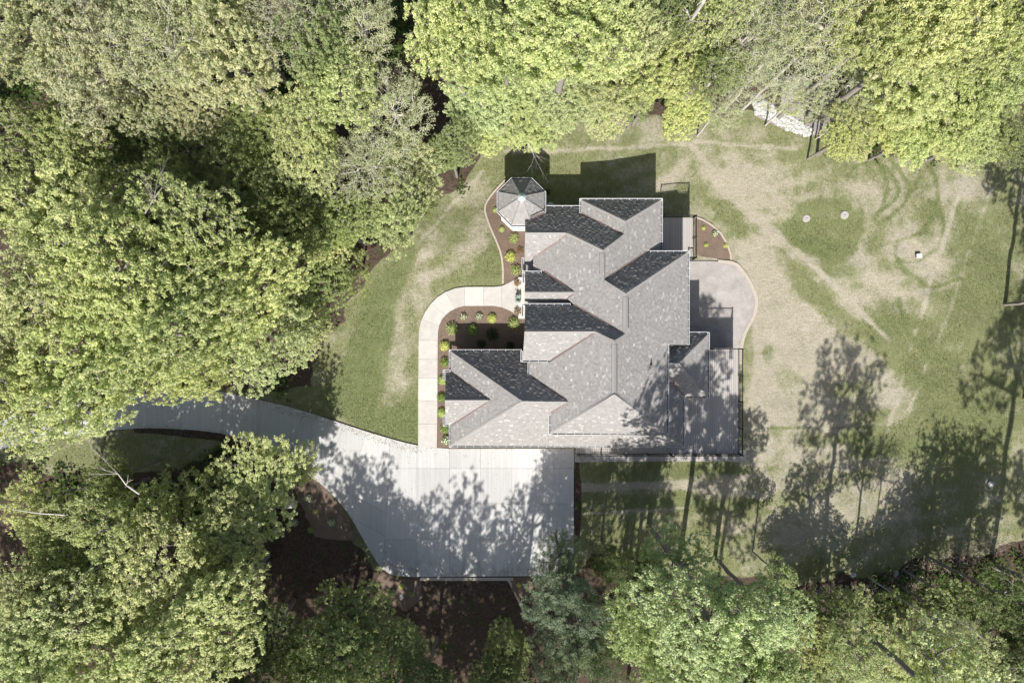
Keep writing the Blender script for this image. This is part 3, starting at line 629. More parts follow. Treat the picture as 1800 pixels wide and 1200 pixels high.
bm = bmesh.new(); bmesh.ops.create_cone(bm, cap_ends=True, segments=16, radius1=.31, radius2=.015, depth=.34); bmesh.ops.translate(bm, verts=bm.verts[:], vec=apex+Vector((0,0,-.05)))
me = bpy.data.meshes.new('turret_cap'); bm.to_mesh(me); bm.free(); me.materials.append(M_lead); link('turret_cap', me, house)
m = MB(); m.tube(apex, apex+Vector((0,0,.4)), .02, .008, 6); m.build('finial', M_lead, house)
# turret valley flashing
m = MB(); a = W(932, 383, 4.0); b = W(957.5, 374, 3.75); m.bar(a+Vector((0,0,.12)), b+Vector((0,0,.12)), .11, .05); m.build('valley_flashing', M_copper, house)
# plumbing vent with its rain collar
p = onplane('ME', 1144, 640); m = MB(); m.tube(p-Vector((0,0,.05)), p+Vector((0,0,.38)), .055, .05, 10); m.tube(p-Vector((0,0,.02)), p+Vector((0,0,.09)), .13, .07, 10); m.build('plumbing_vent', M_pvc, house)

# ------------------------------------------------------------------ decks
def railing(parent, pts, z, hgt=1.0, post_at=None):
    p3 = [W(x, y, z) for x, y in pts]; bal = MB()
    for p, q in zip(p3, p3[1:]):
        d = (q-p); L = d.length; n = max(1, round(L/1.9))
        m = MB(); up = Vector((0,0,hgt)); m.bar(p+up, q+up, .07, .04); m.build('top_rail', M_black, parent)
        m = MB(); m.bar(p+Vector((0,0,.12)), q+Vector((0,0,.12)), .04, .04); m.build('bottom_rail', M_black, parent)
        for i in range(n+1):
            c = p+d*(i/n); m = MB(); m.box((c.x-.045, c.y-.045, z-.1), (c.x+.045, c.y+.045, z+hgt+.05)); m.build('railing_post', M_black, parent)
        nb = int(L/.115)
        for i in range(1, nb):
            c = p+d*(i/nb); bal.box((c.x-.01, c.y-.01, z+.1), (c.x+.01, c.y+.01, z+hgt-.03))
    o = bal.build('balusters', M_black, parent); o['kind'] = 'stuff'
def deck(name, label, rects, z, rails, posts):
    d = tag(empty(name, W(rects[0][0], rects[0][3], z)), label, 'deck'); d.location = (0,0,0); pitch = .145
    for x0, y0, x1, y1 in rects:
        a = W(x0, y1, z); b = W(x1, y0, z); n = int((b.x-a.x)/pitch); w = (b.x-a.x)/n
        shared = None
        for i in range(n):
            if shared is None:
                m = MB(); m.box((.010, 0, -.03), (w-.010, b.y-a.y, 0)); shared = m.mesh('board', M_deck)
            link('board', shared, d, (a.x+i*w, a.y, z+rnd.uniform(-.002,.002)))
        m = MB(); m.box((a.x+.02, a.y+.02, z-.3), (b.x-.02, b.y-.02, z-.05)); m.build('deck_frame', M_barkd, d)
        m = MB(); m.box((a.x-.02, a.y-.03, z-.3), (b.x+.02, a.y-.003, z+.0)); m.build('rim_board', M_black, d)
    for r in rails: railing(d, r, z)
    for x, y in posts:
        c = W(x, y, z); m = MB(); m.box((c.x-.08, c.y-.08, float(gz(c.x, c.y))-.1), (c.x+.08, c.y+.08, z-.3)); m.build('support_post', M_post, d)
    return d
deck('deck', 'long grey board deck with black railing behind the house, over the patio', [(1196,612,1299,797.5),(1012,778,1196,797.5)], .18,
     [[(1248,613),(1298,613),(1298,797),(1016,797)]], [(1297,615),(1297,700),(1297,795),(1215,795),(1120,795),(1030,795)])
deck('deck', 'small shaded deck with black railing at the north-east corner of the house', [(1150,382,1219,456)], .18,
     [[(1166,382.5),(1218,382.5),(1218,455),(1208,455)]], [(1217,385),(1217,453)])
# ------------------------------------------------------------------ trees
def wood_mesh(name, P, par, rad, mat, n=5):
    ch = np.arange(1, len(P)); p0 = P[par[1:]]; p1 = P[ch]; r0 = np.minimum(rad[par[1:]], rad[ch]*1.8); r1 = rad[ch]
    d = p1-p0; L = np.linalg.norm(d, axis=1, keepdims=True)+1e-9; d = d/L
    ref = np.where(np.abs(d[:, 2:3]) > .9, np.array([[1., 0, 0]]), np.array([[0, 0, 1.]])); a = np.cross(d, ref); a /= np.linalg.norm(a, axis=1, keepdims=True); b = np.cross(d, a)
    t = np.arange(n)*2*math.pi/n; ring = a[:, None]*np.cos(t)[None, :, None]+b[:, None]*np.sin(t)[None, :, None]
    v = np.concatenate([p0[:, None]+ring*r0[:, None, None], p1[:, None]+ring*r1[:, None, None]], 1); m = len(p0)
    base = (np.arange(m)*2*n)[:, None]; i = np.arange(n); j = (i+1) % n
    f = np.stack([base+i, base+j, base+n+j, base+n+i], -1).reshape(-1, 4)
    return mesh_np(name, v.reshape(-1, 3), f, mat, True)
def leaf_mesh(name, C, Nrm, size, rs, tint, elong=1.45):
    n = len(C); a = np.cross(Nrm, rs.normal(size=(n, 3))); a /= np.linalg.norm(a, axis=1, keepdims=True)+1e-9; b = np.cross(Nrm, a)
    s = size[:, None]; v = np.stack([C-a*s*elong, C-b*s*.8+a*s*.1, C+a*s*elong, C+b*s*.8+a*s*.1], 1).reshape(-1, 3)
    me = mesh_np(name, v, np.arange(4*n).reshape(n, 4), M_leaf)
    at = me.attributes.new('tint', 'FLOAT', 'FACE'); at.data.foreach_set('value', np.clip(tint, 0, 1).astype(np.float32)); return me
PROTO = {}
def make_proto(kind, seed):
    rs = np.random.RandomState(seed); R = 5.0; cz = 12.0; hc = 3.7 if kind != 'pine' else 6.0
    npt, nl, ls, tr, keepf, kf = {'oak':(3000,15,(.042,.075),.17,.58,4.6), 'airy':(1900,15,(.045,.08),.19,.46,3.0), 'maple':(3000,17,(.045,.08),.20,.62,4.0),
        'sparse':(1900,10,(.032,.058),.24,.60,4.0), 'dense':(3000,16,(.042,.07),.20,.60,5.0), 'pine':(2200,24,(.022,.036),.26,.60,3.0)}[kind]
    dirs = rs.normal(size=(npt*3, 3)); dirs /= np.linalg.norm(dirs, axis=1, keepdims=True); dirs = dirs[dirs[:, 2] > -.5][:npt]
    u = rs.rand(len(dirs))**.40
    nlob = 11; Ld = rs.normal(size=(nlob, 3)); Ld[:, 2] = np.abs(Ld[:, 2])*.6-.1; Ld /= np.linalg.norm(Ld, axis=1, keepdims=True); la = rs.uniform(.35, 1.0, nlob)
    lob = np.max(np.clip((dirs@Ld.T-.70)/.30, 0, 1)**.8*la, axis=1)
    pts = dirs*((.52+.62*lob)*u)[:, None]*np.array([R*1.05, R*1.05, hc]); pts[:, 2] += cz
    g = np.zeros(len(pts))
    for _ in range(7):
        kv = rs.normal(size=3); kv *= kf*rs.uniform(.6, 1.5)/np.linalg.norm(kv); g += np.sin(pts@kv+rs.uniform(0, 6.28))
    keep = g > np.quantile(g, 1-keepf); pts = pts[keep]; u = u[keep]; dirs = dirs[keep]
    fork = cz-hc*.75
    tz = np.arange(0, cz+hc*.45, .8); trunk = np.stack([np.cumsum(rs.normal(0, .05, len(tz))), np.cumsum(rs.normal(0, .05, len(tz))), tz], 1)
    nt = len(tz); o = np.argsort(np.linalg.norm(pts-np.array([0, 0, fork]), axis=1)); pts = pts[o]; u = u[o]; dirs = dirs[o]
    P = np.concatenate([trunk, pts]); n = len(P); par = np.zeros(n, int); plen = np.zeros(n)
    for i in range(1, nt): par[i] = i-1; plen[i] = plen[i-1]+.8
    ok = np.ones(n, bool); ok[:nt] = trunk[:, 2] > fork-.6
    for i in range(nt, n):
        dlt = P[i]-P[:i]; L = np.linalg.norm(dlt, axis=1); cost = L+.30*plen[:i]+np.where(ok[:i], 0, 99)+np.where(P[i, 2]-P[:i, 2] < -.3, .8, 0)
        j = int(np.argmin(cost)); par[i] = j; plen[i] = plen[j]+L[j]
    cnt = np.ones(n)
    for i in range(n-1, nt-1, -1): cnt[par[i]] += cnt[i]
    for i in range(nt-1, 0, -1): cnt[par[i]] += cnt[i]
    rad = (.0085 if kind != 'sparse' else .0062)*cnt**.48; rad[:nt] = np.maximum(rad[:nt], .03)
    wood = wood_mesh('trunk', P, par, rad, M_bark if kind not in ('sparse', 'pine') else (M_barkl if kind == 'sparse' else M_barkd))
    tp = pts[u > .3]; td = dirs[u > .3]; nt2 = len(tp); k = nl
    C = np.repeat(tp, k, 0); D = np.repeat(td, k, 0); off = rs.normal(size=C.shape)
    offn = off/np.linalg.norm(off, axis=1, keepdims=True); off = offn*(rs.rand(len(C), 1)**.4)*tr*np.array([1.15, 1.15, .75]); C = C+off
    if kind == 'pine':
        N = rs.normal(size=C.shape); N /= np.linalg.norm(N, axis=1, keepdims=True); el_ = 5.0
    else:
        N = np.array([0, -.2, 1.0])+offn*.5+rs.normal(size=C.shape)*.42; N /= np.linalg.norm(N, axis=1, keepdims=True); el_ = 1.45
    tint = np.repeat(rs.rand(nt2), k)*.55+rs.rand(len(C))*.45
    if kind == 'pine': lm = leaf_mesh('crown', C, N, rs.uniform(ls[0], ls[1], len(C)), rs, tint, 3.6)
    else: lm = leaf_mesh('crown', C, N, rs.uniform(ls[0], ls[1], len(C)), rs, tint)
    return wood, lm
for kind, k in (('oak', 3), ('airy', 2), ('maple', 2), ('sparse', 2), ('dense', 2), ('pine', 1)):
    PROTO[kind] = [make_proto(kind, 100+11*i+len(kind)) for i in range(k)]
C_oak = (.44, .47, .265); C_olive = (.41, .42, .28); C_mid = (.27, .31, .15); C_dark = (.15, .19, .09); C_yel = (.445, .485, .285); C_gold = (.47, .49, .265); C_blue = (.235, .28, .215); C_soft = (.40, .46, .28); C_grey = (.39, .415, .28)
tcount = [0]
def tree(px, py, rpx, zc, kind, colr, label, group=None, ground=False, lean=None):
    """px,py: where the crown's middle shows in the photo (or, with ground=True, where the trunk meets the ground)"""
    i = tcount[0]; tcount[0] += 1
    if ground: b = G(px, py); R_ = rpx*.045
    else:
        c = W(px, py, zc); R_ = rpx*(H-zc)/F; b = Vector((c.x, c.y, float(gz(c.x, c.y))))
    wood, crown = PROTO[kind][i % len(PROTO[kind])]
    t = tag(empty('tree', b), label, 'tree', group)
    s = R_/5.0*(1.0 if ground else 1.08); sz = (zc-b.z)/12.0*.5+s*.5 if False else (zc-b.z)/12.0
    t.rotation_euler = (0 if lean is None else lean[0], 0 if lean is None else lean[1], rnd.uniform(0, 6.28)); q = rnd.uniform(.88, 1.14); t.scale = (s*q, s/q, sz)
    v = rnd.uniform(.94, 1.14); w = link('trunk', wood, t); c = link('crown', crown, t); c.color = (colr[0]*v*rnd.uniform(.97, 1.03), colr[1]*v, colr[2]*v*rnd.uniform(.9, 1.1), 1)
    return t
TR = [
 # left bank above the driveway
 (85,400,115,12,'oak',C_oak,'pale green oak at the left edge, level with the turret'),(50,540,120,13,'oak',C_oak,'pale green oak at the left edge, below the middle oak gap'),
 (200,480,125,14,'oak',C_oak,'tall pale green oak second in from the left edge, mid height'),(335,430,110,13,'oak',C_oak,'pale oak with bare grey branches showing in its upper crown'),
 (300,570,125,14,'oak',C_oak,'broad pale green oak in the middle of the left wood'),(450,500,105,12,'oak',C_oak,'pale green oak one in from the lawn edge'),
 (455,590,90,9.5,'oak',C_oak,'pale green oak overhanging the lawn with a bare grey twig cluster'),(548,500,66,7,'oak',C_mid,'small thin oak leaning over the brown soil by the lawn'),
 (175,640,120,13,'oak',C_oak,'pale green oak on the uphill side of the driveway bend'),(50,680,105,13,'oak',C_oak,'pale green oak at the left edge over the driveway'),
 (335,655,70,12,'oak',C_oak,'oak whose branches hang over the visible end of the driveway'),(150,705,100,14,'airy',C_oak,'large oak spreading right across the driveway'),
 (530,580,48,6,'oak',C_oak,'last small oak before the green lawn'),
 (390,560,90,12,'oak',C_oak,'pale green oak between the lawn oak and the broad left wood oak'),
 # top left
 (60,50,105,14,'oak',C_olive,'olive grey tree filling the top left corner'),(180,115,105,14,'oak',C_olive,'olive grey tree just inside the top left corner'),(300,80,110,15,'sparse',C_olive,'olive tree with bare pale limbs at the top left'),
 (420,120,95,14,'oak',C_olive,'olive tree above the dark gap in the top left wood'),(510,40,85,14,'sparse',C_olive,'thin olive tree at the top edge, third of the picture in'),(250,-10,90,14,'oak',C_olive,'olive tree cut by the top edge near the left'),
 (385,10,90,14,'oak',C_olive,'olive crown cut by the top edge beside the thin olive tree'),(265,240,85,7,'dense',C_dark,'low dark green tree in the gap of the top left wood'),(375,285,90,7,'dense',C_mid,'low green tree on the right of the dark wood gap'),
 (470,225,70,8,'dense',C_mid,'low green tree between the olive crowns and the windswept tree'),(85,245,95,11,'oak',C_mid,'mid green tree below the top left corner trees'),(155,310,75,10,'oak',C_oak,'small pale tree left of the dark wood gap'),
 (440,350,75,8,'dense',C_mid,'low mid green tree under the bare branched oak'),(520,330,60,8,'oak',C_mid,'mid green tree in shade left of the soil path'),(300,330,60,9,'dense',C_mid,'low green tree under the pale left wood'),
 (560,90,70,13,'oak',C_mid,'mid green tree by the dark hollow at the top'),
 # top middle
 (640,50,80,13,'sparse',C_grey,'grey green thin tree at the top edge left of the bright maples'),(595,165,80,12,'oak',C_oak,'feathery tree with windswept sprays, top left of centre'),(690,190,85,11,'sparse',C_grey,'twiggy grey green tree beside the bright maple canopy'),
 (555,250,75,11,'oak',C_oak,'feathery pale tree above the soil path'),(640,290,75,10,'sparse',C_grey,'thin grey green tree above the lawn corner'),(712,290,66,6,'dense',C_grey,'grey green small tree nearest the turret lawn'),
 (600,400,66,8,'oak',C_mid,'mid green tree over the brown soil patch'),(690,380,66,8,'oak',C_oak,'pale leaved tree at the head of the west lawn'),(733,345,42,5,'dense',C_mid,'bush sized tree at the lawn edge west of the turret'),(790,270,45,6,'dense',C_mid,'dark low tree tucked beside the bright maple edge'),
 (800,60,85,15,'maple',C_yel,'bright maple at the top edge, leftmost of the yellow green canopy'),(885,90,115,15,'maple',C_yel,'largest bright yellow green maple at the top'),(995,60,105,15,'maple',C_yel,'bright yellow green maple at the top edge above the house'),
 (845,170,75,13,'maple',C_yel,'bright maple hanging over the north lawn left side'),(930,185,82,12,'maple',C_yel,'bright maple whose edge touches the turret shadow'),(1005,165,62,12,'maple',C_yel,'bright maple at the right of the yellow green canopy'),
 (1095,40,80,14,'oak',C_yel,'mid green tree right of the bright maples at the top'),(1095,140,72,12,'dense',C_oak,'green tree behind the north lawn in the middle'),(1165,130,62,11,'dense',C_oak,'green tree left of the leaning grey trunk'),
 (1200,195,46,8,'maple',C_gold,'small golden green maple hanging over the north lawn'),(1175,20,60,12,'oak',C_mid,'green crown at the top edge by the leaning trunk'),(1245,120,56,10,'oak',C_mid,'mid green tree right of the leaning grey trunk'),(1250,30,60,12,'oak',C_oak,'pale green crown at the top edge left of the bare branches'),
 # top right
 (1310,60,85,12,'sparse',C_grey,'nearly bare tree with pale branches at the top edge'),(1385,75,100,13,'sparse',C_grey,'largest nearly bare tree with long pale branches'),(1312,135,60,11,'sparse',C_grey,'nearly bare tree left above the white rubble'),
 (1455,40,85,13,'sparse',C_oak,'thin leafed tree at the top edge left of the gold maples'),(1495,150,70,10,'sparse',C_grey,'nearly bare tree right above the white rubble'),
 (1545,60,80,13,'maple',C_oak,'green maple at the top edge, leftmost of the right hand group'),(1630,60,85,14,'maple',C_gold,'golden flecked maple at the top edge on the right'),(1725,50,90,14,'maple',C_oak,'green maple near the top right corner'),
 (1590,150,85,13,'maple',C_yel,'bright maple in the middle of the right hand group'),(1690,160,95,14,'maple',C_yel,'largest bright maple at the upper right'),(1785,120,80,13,'maple',C_yel,'bright maple cut by the right edge'),
 (1560,210,62,10,'maple',C_gold,'golden maple edge hanging over the east field'),(1640,225,56,10,'maple',C_gold,'low golden maple tip above the swirling tracks'),(1740,225,60,11,'dense',C_mid,'green tree above the right hand tree shadow'),(1495,235,50,8,'maple',C_gold,'golden maple beside the white rubble'),
 (1800,30,80,13,'maple',C_oak,'green maple filling the top right corner'),
 # bottom left
 (150,1120,115,11,'oak',C_oak,'pale oak near the bottom left corner'),(290,1005,104,10,'airy',C_oak,'large pale oak below the driveway bend'),(180,930,75,10,'airy',C_oak,'pale oak with a bare limb reaching left over dark soil'),
 (350,1100,115,12,'oak',C_oak,'pale oak at the bottom edge left of the brown clearing'),(50,1060,85,10,'oak',C_oak,'pale oak at the left edge near the bottom'),(60,1190,110,12,'oak',C_oak,'pale oak filling the bottom left corner'),
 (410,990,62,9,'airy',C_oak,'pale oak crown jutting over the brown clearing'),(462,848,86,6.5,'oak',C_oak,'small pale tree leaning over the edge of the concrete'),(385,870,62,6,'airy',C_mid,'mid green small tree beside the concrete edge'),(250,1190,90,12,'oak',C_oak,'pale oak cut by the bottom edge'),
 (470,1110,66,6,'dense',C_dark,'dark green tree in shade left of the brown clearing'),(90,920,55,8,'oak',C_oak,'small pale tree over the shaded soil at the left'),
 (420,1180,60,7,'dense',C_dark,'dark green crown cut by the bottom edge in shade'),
 # bottom middle
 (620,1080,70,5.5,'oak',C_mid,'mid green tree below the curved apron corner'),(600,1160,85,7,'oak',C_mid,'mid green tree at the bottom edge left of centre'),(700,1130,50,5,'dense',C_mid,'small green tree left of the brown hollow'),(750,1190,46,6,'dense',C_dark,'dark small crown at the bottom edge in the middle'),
 (890,1140,48,5,'dense',C_mid,'small green tree right of the brown hollow'),(860,1200,46,6,'oak',C_mid,'green crown at the bottom edge below the apron'),
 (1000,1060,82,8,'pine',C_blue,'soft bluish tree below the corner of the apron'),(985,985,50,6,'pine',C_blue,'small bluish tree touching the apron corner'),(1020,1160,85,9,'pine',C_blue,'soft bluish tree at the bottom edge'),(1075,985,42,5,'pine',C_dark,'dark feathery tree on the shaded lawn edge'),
 (1185,985,72,6.5,'airy',C_soft,'light green tree beside the shaded lawn'),(1250,1072,112,15.5,'oak',C_soft,'tall light green tree whose shadow falls on the deck'),(1350,1080,75,9,'oak',C_soft,'light green tree right of the tallest light green tree'),
 (1150,1100,80,11,'dense',C_soft,'light green tree between the bluish trees and the tallest one'),(1310,1180,105,14,'oak',C_soft,'light green tree cut by the bottom edge right of centre'),(1180,1190,80,12,'dense',C_soft,'light green crown at the bottom edge beside the bluish tree'),
 # bottom right
 (1470,1080,56,2.4,'airy',C_mid,'low green tree by the bare brush on the right'),(1520,1155,72,2.6,'airy',C_gold,'low golden green tree left of the dark bare branch'),(1610,1175,95,3,'oak',C_oak,'green oak at the bottom edge on the right'),
 (1745,1125,80,5,'airy',C_mid,'mid green tree below the right hand shadows'),(1800,1172,85,5,'airy',C_dark,'dark green tree near the bottom right corner'),(1640,1065,44,1.4,'airy',C_mid,'low yellow green tree at the shaded field edge'),(1770,1050,62,6,'airy',C_dark,'dark green tree under the leaning trunk'),
 (1450,1190,60,4,'dense',C_mid,'mid green crown at the bottom edge below the golden tree'),(1700,1200,80,6,'oak',C_oak,'pale green crown at the bottom edge near the right corner'),
 (300,875,56,4.5,'airy',C_oak,'pale tree between the forked bare limb and the driveway'),(190,868,50,5.5,'airy',C_mid,'thin green tree over the shaded grass at the left'),(390,935,70,8,'oak',C_oak,'pale oak between the leaning tree and the jutting crown'),
 (528,818,40,3.6,'airy',C_oak,'little pale tree whose sprays reach over the driveway edge'),(205,835,40,6,'oak',C_mid,'small green tree between the driveway and the pale oaks'),
 (1130,1010,46,4,'dense',C_dark,'low dark bush tree beside the light green wood edge'),(1400,1075,44,2,'dense',C_mid,'low green bush tree left of the twig brush'),(1500,1060,38,1.5,'airy',C_oak,'low pale bush tree in front of the twig brush'),
 (1560,1075,42,1.2,'airy',C_mid,'low green bush tree behind the slender young tree'),(1680,1055,46,3.6,'airy',C_oak,'low pale bush tree under the right hand shadows'),(1790,1060,44,4,'dense',C_mid,'low green bush tree at the right edge below the trunk'),
 (1440,1130,50,4.2,'oak',C_gold,'golden bush tree beside the thick grey log'),(1370,1010,34,3,'airy',C_soft,'low light green bush tree at the foot of the bare shadow'),(1478,243,34,1.2,'oak',C_gold,'golden bush at the lawn edge below the white rubble'),(1396,178,44,3.2,'sparse',C_grey,'low thin tree veiling the middle of the white rubble'),(62,885,58,7,'airy',C_oak,'thin pale tree over shaded grass at the left edge'),(255,905,58,6.5,'oak',C_oak,'pale oak behind the forked bare limb'),(1060,200,44,4,'oak',C_oak,'low pale tree edge over the north lawn'),(1120,192,30,3,'airy',C_mid,'little green bush tree at the north lawn edge'),
 (1262,200,40,3,'sparse',C_grey,'low thin bush tree left of the white rubble'),(1492,205,40,3,'sparse',C_grey,'low thin bush tree right of the white rubble'),(1600,245,46,3,'maple',C_yel,'low bright bush tree above the swirling tracks'),(1700,250,46,3.4,'maple',C_oak,'low bright bush tree left of the tree shadow'),
 (1780,255,40,3.4,'dense',C_mid,'low green bush tree at the right edge by the shadow'),(840,235,42,4,'maple',C_yel,'low bright tree edge over the north lawn path'),(240,165,62,9,'oak',C_olive,'olive crown filling between the top left corner trees'),(340,180,60,9,'oak',C_olive,'olive crown hanging over the dark wood gap'),
 (130,200,60,9,'oak',C_olive,'olive crown above the shaded left edge gap'),(610,470,50,5,'airy',C_mid,'thin small tree rising from the soil path'),(570,420,52,7,'oak',C_oak,'pale small tree at the top of the soil path'),(505,400,62,9,'oak',C_mid,'mid green tree linking dark gap and pale left wood'),
 (400,1040,60,8,'oak',C_mid,'green crown under the jutting pale oak'),(530,1150,56,6,'dense',C_mid,'green small tree at the bottom edge of the brown clearing'),(110,1000,62,8,'oak',C_oak,'pale crown filling left of the large pale oak'),(220,1060,70,9.5,'oak',C_oak,'pale crown between the bottom left oaks')]
for i, a in enumerate(TR):
    px, py, rp, zc = a[:4]
    if px > 820 and py < 400: TR[i] = (px, py, rp, max(3.0, min(zc, 54*(1-(425 if 1250 < px < 1520 else 392)/max(600-py, 426 if 1250 < px < 1520 else 393)))))+a[4:]
for a in TR: tree(*a, group='trees of the surrounding wood')
# trees rooted on the right whose crowns lean out of the frame; their trunks and shadows are in view
tree(1768, 534, 84, 8.5, 'airy', C_mid, 'tree at the right edge, only its pale trunk foot in view beside the field', ground=True)
tree(1742, 990, 118, 17, 'airy', C_mid, 'tree at the lower right edge whose grey trunk leans out of view', ground=True)
tree(1436, 1040, 100, 14, 'airy', C_oak, 'tall thin tree rooted in the brush at the foot of the field', ground=True)
tree(1527, 1015, 36, 7.5, 'sparse', C_oak, 'slender young tree casting a thin trunk shadow on the field', ground=True)
tree(1402, 1050, 62, 7, 'airy', C_soft, 'shorter thin tree left of the tall thin tree at the foot of the field', ground=True)
tree(1492, 1048, 50, 9, 'airy', C_oak, 'thin leafed tree right of the tall thin tree at the foot of the field', ground=True)
tree(1690, 1040, 62, 8, 'airy', C_mid, 'shaded tree at the foot of the field on the right', ground=True)
tree(1800, 700, 60, 12, 'airy', C_mid, 'tree just beyond the right edge of the field', ground=True)
# the wood goes on beyond the frame
for k, (x, y, r, z) in enumerate([(610,1140,75,13),(700,1190,70,13),(780,1230,80,14),(905,1150,62,13),(840,1300,80,13),(500,1250,90,14),(980,1240,80,13),(1100,1220,80,14),(1240,1180,80,13),(560,1350,90,13),(690,1350,90,13),(810,1400,90,13),(930,1370,80,13),(450,1200,80,13),(1660,1180,80,13),(1790,1150,80,13),(350,1280,90,14),(200,1250,90,13),(50,1250,90,13),(-60,1050,90,13),(-80,900,80,12),
     (-60,560,90,13),(-80,400,90,13),(-60,250,90,13),(1880,950,80,13),(1900,820,70,13),(1900,430,80,13),(1890,300,80,13),(1900,150,80,13),(150,60,90,13),(420,20,90,13),(700,0,90,13),(1000,0,90,13),(1300,0,90,13),(1600,20,90,13)]):
    inside = 200 < y < 1000
    if k >= 29: y = y-60
    tree(x, y, r*1.1, z, 'airy' if (y < 1245 and k < 20) else ('oak', 'dense', 'oak', 'maple')[k % 4], (C_oak, C_mid, C_oak, C_yel)[k % 4], 'tree of the wood outside the picture edge', 'trees outside the picture', ground=True)
# ------------------------------------------------------------------ undergrowth and grass tufts
rs = np.random.RandomState(3)
def scatter(n, mask_arr, jit=.3):
    p = mask_arr/mask_arr.sum(); i = rs.choice(len(X), n, p=p); return X[i]+rs.uniform(-jit, jit, n), Y[i]+rs.uniform(-jit, jit, n)
fin = (np.abs(X) < 46)&(np.abs(Y) < 34)
hard = np.clip(inpoly(dp, 6, 0)+inpoly([(725,500),(745,540),(775,500),(925,480),(925,300),(1170,340),(1225,370),(1345,450),(1345,560),(1315,815),(735,815)], 1, 0), 0, 1)
un = litter_w*(1-hard)*fin*(noise2(X, Y, 4, 61, 3) > .50)*(1-inpoly([(430,930),(660,1000),(930,1010),(930,1110),(850,1180),(700,1180),(500,1160),(430,1060)], 10, 10))*(1-inpoly([(540,340),(700,340),(700,520),(560,560)], 12, 20))
x, y = scatter(5500, un); k = 14; cx = np.repeat(x, k)+rs.normal(0, .28, len(x)*k); cy = np.repeat(y, k)+rs.normal(0, .28, len(x)*k); cz = gz(cx, cy)+rs.uniform(.05, 1.1, len(cx))*np.repeat(rs.rand(len(x)), k)
N = np.array([0, 0, 1.])+rs.normal(size=(len(cx), 3))*.6; N /= np.linalg.norm(N, axis=1, keepdims=True)
o = link('undergrowth', leaf_mesh('undergrowth', np.stack([cx, cy, cz], 1), N, rs.uniform(.07, .14, len(cx)), rs, rs.rand(len(cx)))); o.color = (.075, .115, .035, 1)
tag(o, 'low leafy undergrowth on the forest floor', 'undergrowth', kind='stuff')
hard = np.clip(inpoly(dp, 1, 0)+inpoly([(725,500),(745,540),(775,500),(925,480),(925,300),(1170,340),(1225,370),(1345,450),(1345,560),(1315,815),(735,815)], 1, 0), 0, 1)
gm = (1-litter)*(1-hard)*fin*np.clip(.75-dirt, .05, 1)
n = 90000; x, y = scatter(n, gm, .12); hgt = rs.uniform(.04, .11, n); ang = rs.uniform(0, 6.28, n); ln = rs.uniform(.0, .07, n); w = rs.uniform(.012, .025, n)
zb = gz(x, y)-.03; a = np.stack([np.cos(ang), np.sin(ang), np.zeros(n)], 1); b = np.stack([np.sin(ang), -np.cos(ang), np.zeros(n)], 1); p = np.stack([x, y, zb], 1)
tip = p+b*ln[:, None]+np.array([0, 0, 1])*hgt[:, None]; v = np.stack([p-a*w[:, None], p+a*w[:, None], tip], 1).reshape(-1, 3)
me = mesh_np('grass', v, np.arange(3*n).reshape(n, 3), M_leaf); at = me.attributes.new('tint', 'FLOAT', 'FACE'); at.data.foreach_set('value', rs.rand(n).astype(np.float32))
o = link('grass', me); o.color = (.16, .175, .085, 1); tag(o, 'thin short grass growing over the lawn and field', 'grass', kind='stuff')

# dry leaves and catkins blown over the concrete
pm = np.clip(inpoly(dp, 1, 0), 0, 1)*fin*(.06+np.exp(-np.abs(PY-1005)/14)+np.exp(-np.abs(PY-790)/6)*.4+litter*3)
n = 2600; x, y = scatter(n, pm, .1); C = np.stack([x, y, np.full(n, .072)], 1); ok = (C[:, 0] < 4.8)&(C[:, 1] > -18.4); C = C[ok]
N = np.array([0, 0, 1.])+rs.normal(size=C.shape)*.25; N /= np.linalg.norm(N, axis=1, keepdims=True)
o = link('leaf_litter', leaf_mesh('leaf_litter', C, N, rs.uniform(.015, .035, len(C)), rs, rs.rand(len(C)))); o.color = (.22, .17, .09, 1)
tag(o, 'dry leaves and catkins blown over the concrete apron', 'leaf litter', kind='stuff')

# ------------------------------------------------------------------ garden plants
def shrub_mesh(kind, seed):
    rs = np.random.RandomState(seed); n = 700; d = rs.normal(size=(n, 3)); d /= np.linalg.norm(d, axis=1, keepdims=True); d[:, 2] = np.abs(d[:, 2])
    r = rs.rand(n)**.3; bump = 1+.12*np.sin(d[:, 0]*9+seed)*np.cos(d[:, 1]*8)
    C = d*(r*bump)[:, None]*np.array([.5, .5, .45]); C[:, 2] += .08
    N = d*1.0+rs.normal(size=d.shape)*.5; N /= np.linalg.norm(N, axis=1, keepdims=True); s = rs.uniform(.025, .045, n)
    if kind == 'open': k = rs.rand(n) < .42; C, N, s = C[k], N[k], s[k]*1.25
    return leaf_mesh('foliage', C, N, s, rs, rs.rand(len(C)))
SH = {'ball': [shrub_mesh('ball', i) for i in (1, 2)], 'open': [shrub_mesh('open', i) for i in (4, 5)]}
stemm = MB()
for i in range(6):
    t = i*1.05; stemm.tube((0,0,-.05), (.2*math.cos(t), .2*math.sin(t), .32), .014, .007, 5)
stem_me = stemm.mesh('stems', M_barkd)
fl = MB()
for i in range(9):
    t = i*2.4; r = .08+.045*i; fl.poly([], []); c = Vector((r*math.cos(t)*.9, r*math.sin(t)*.9, .42-.03*i*.5))
    bm = bmesh.new(); bmesh.ops.create_icosphere(bm, subdivisions=1, radius=.075, matrix=Matrix.Translation(c)); 
    nb = len(fl.v); fl.v += [tuple(v.co) for v in bm.verts]; fl.f += [[v.index+nb for v in f.verts] for f in bm.faces]; bm.free()
flower_me = fl.mesh('blossom', M_flower)
gold = (.56, .58, .24); lime = (.46, .54, .24); green = (.27, .36, .12); sage = (.38, .44, .22); bronze = (.30, .20, .13); dk = (.05, .08, .03); pale = (.32, .38, .24)
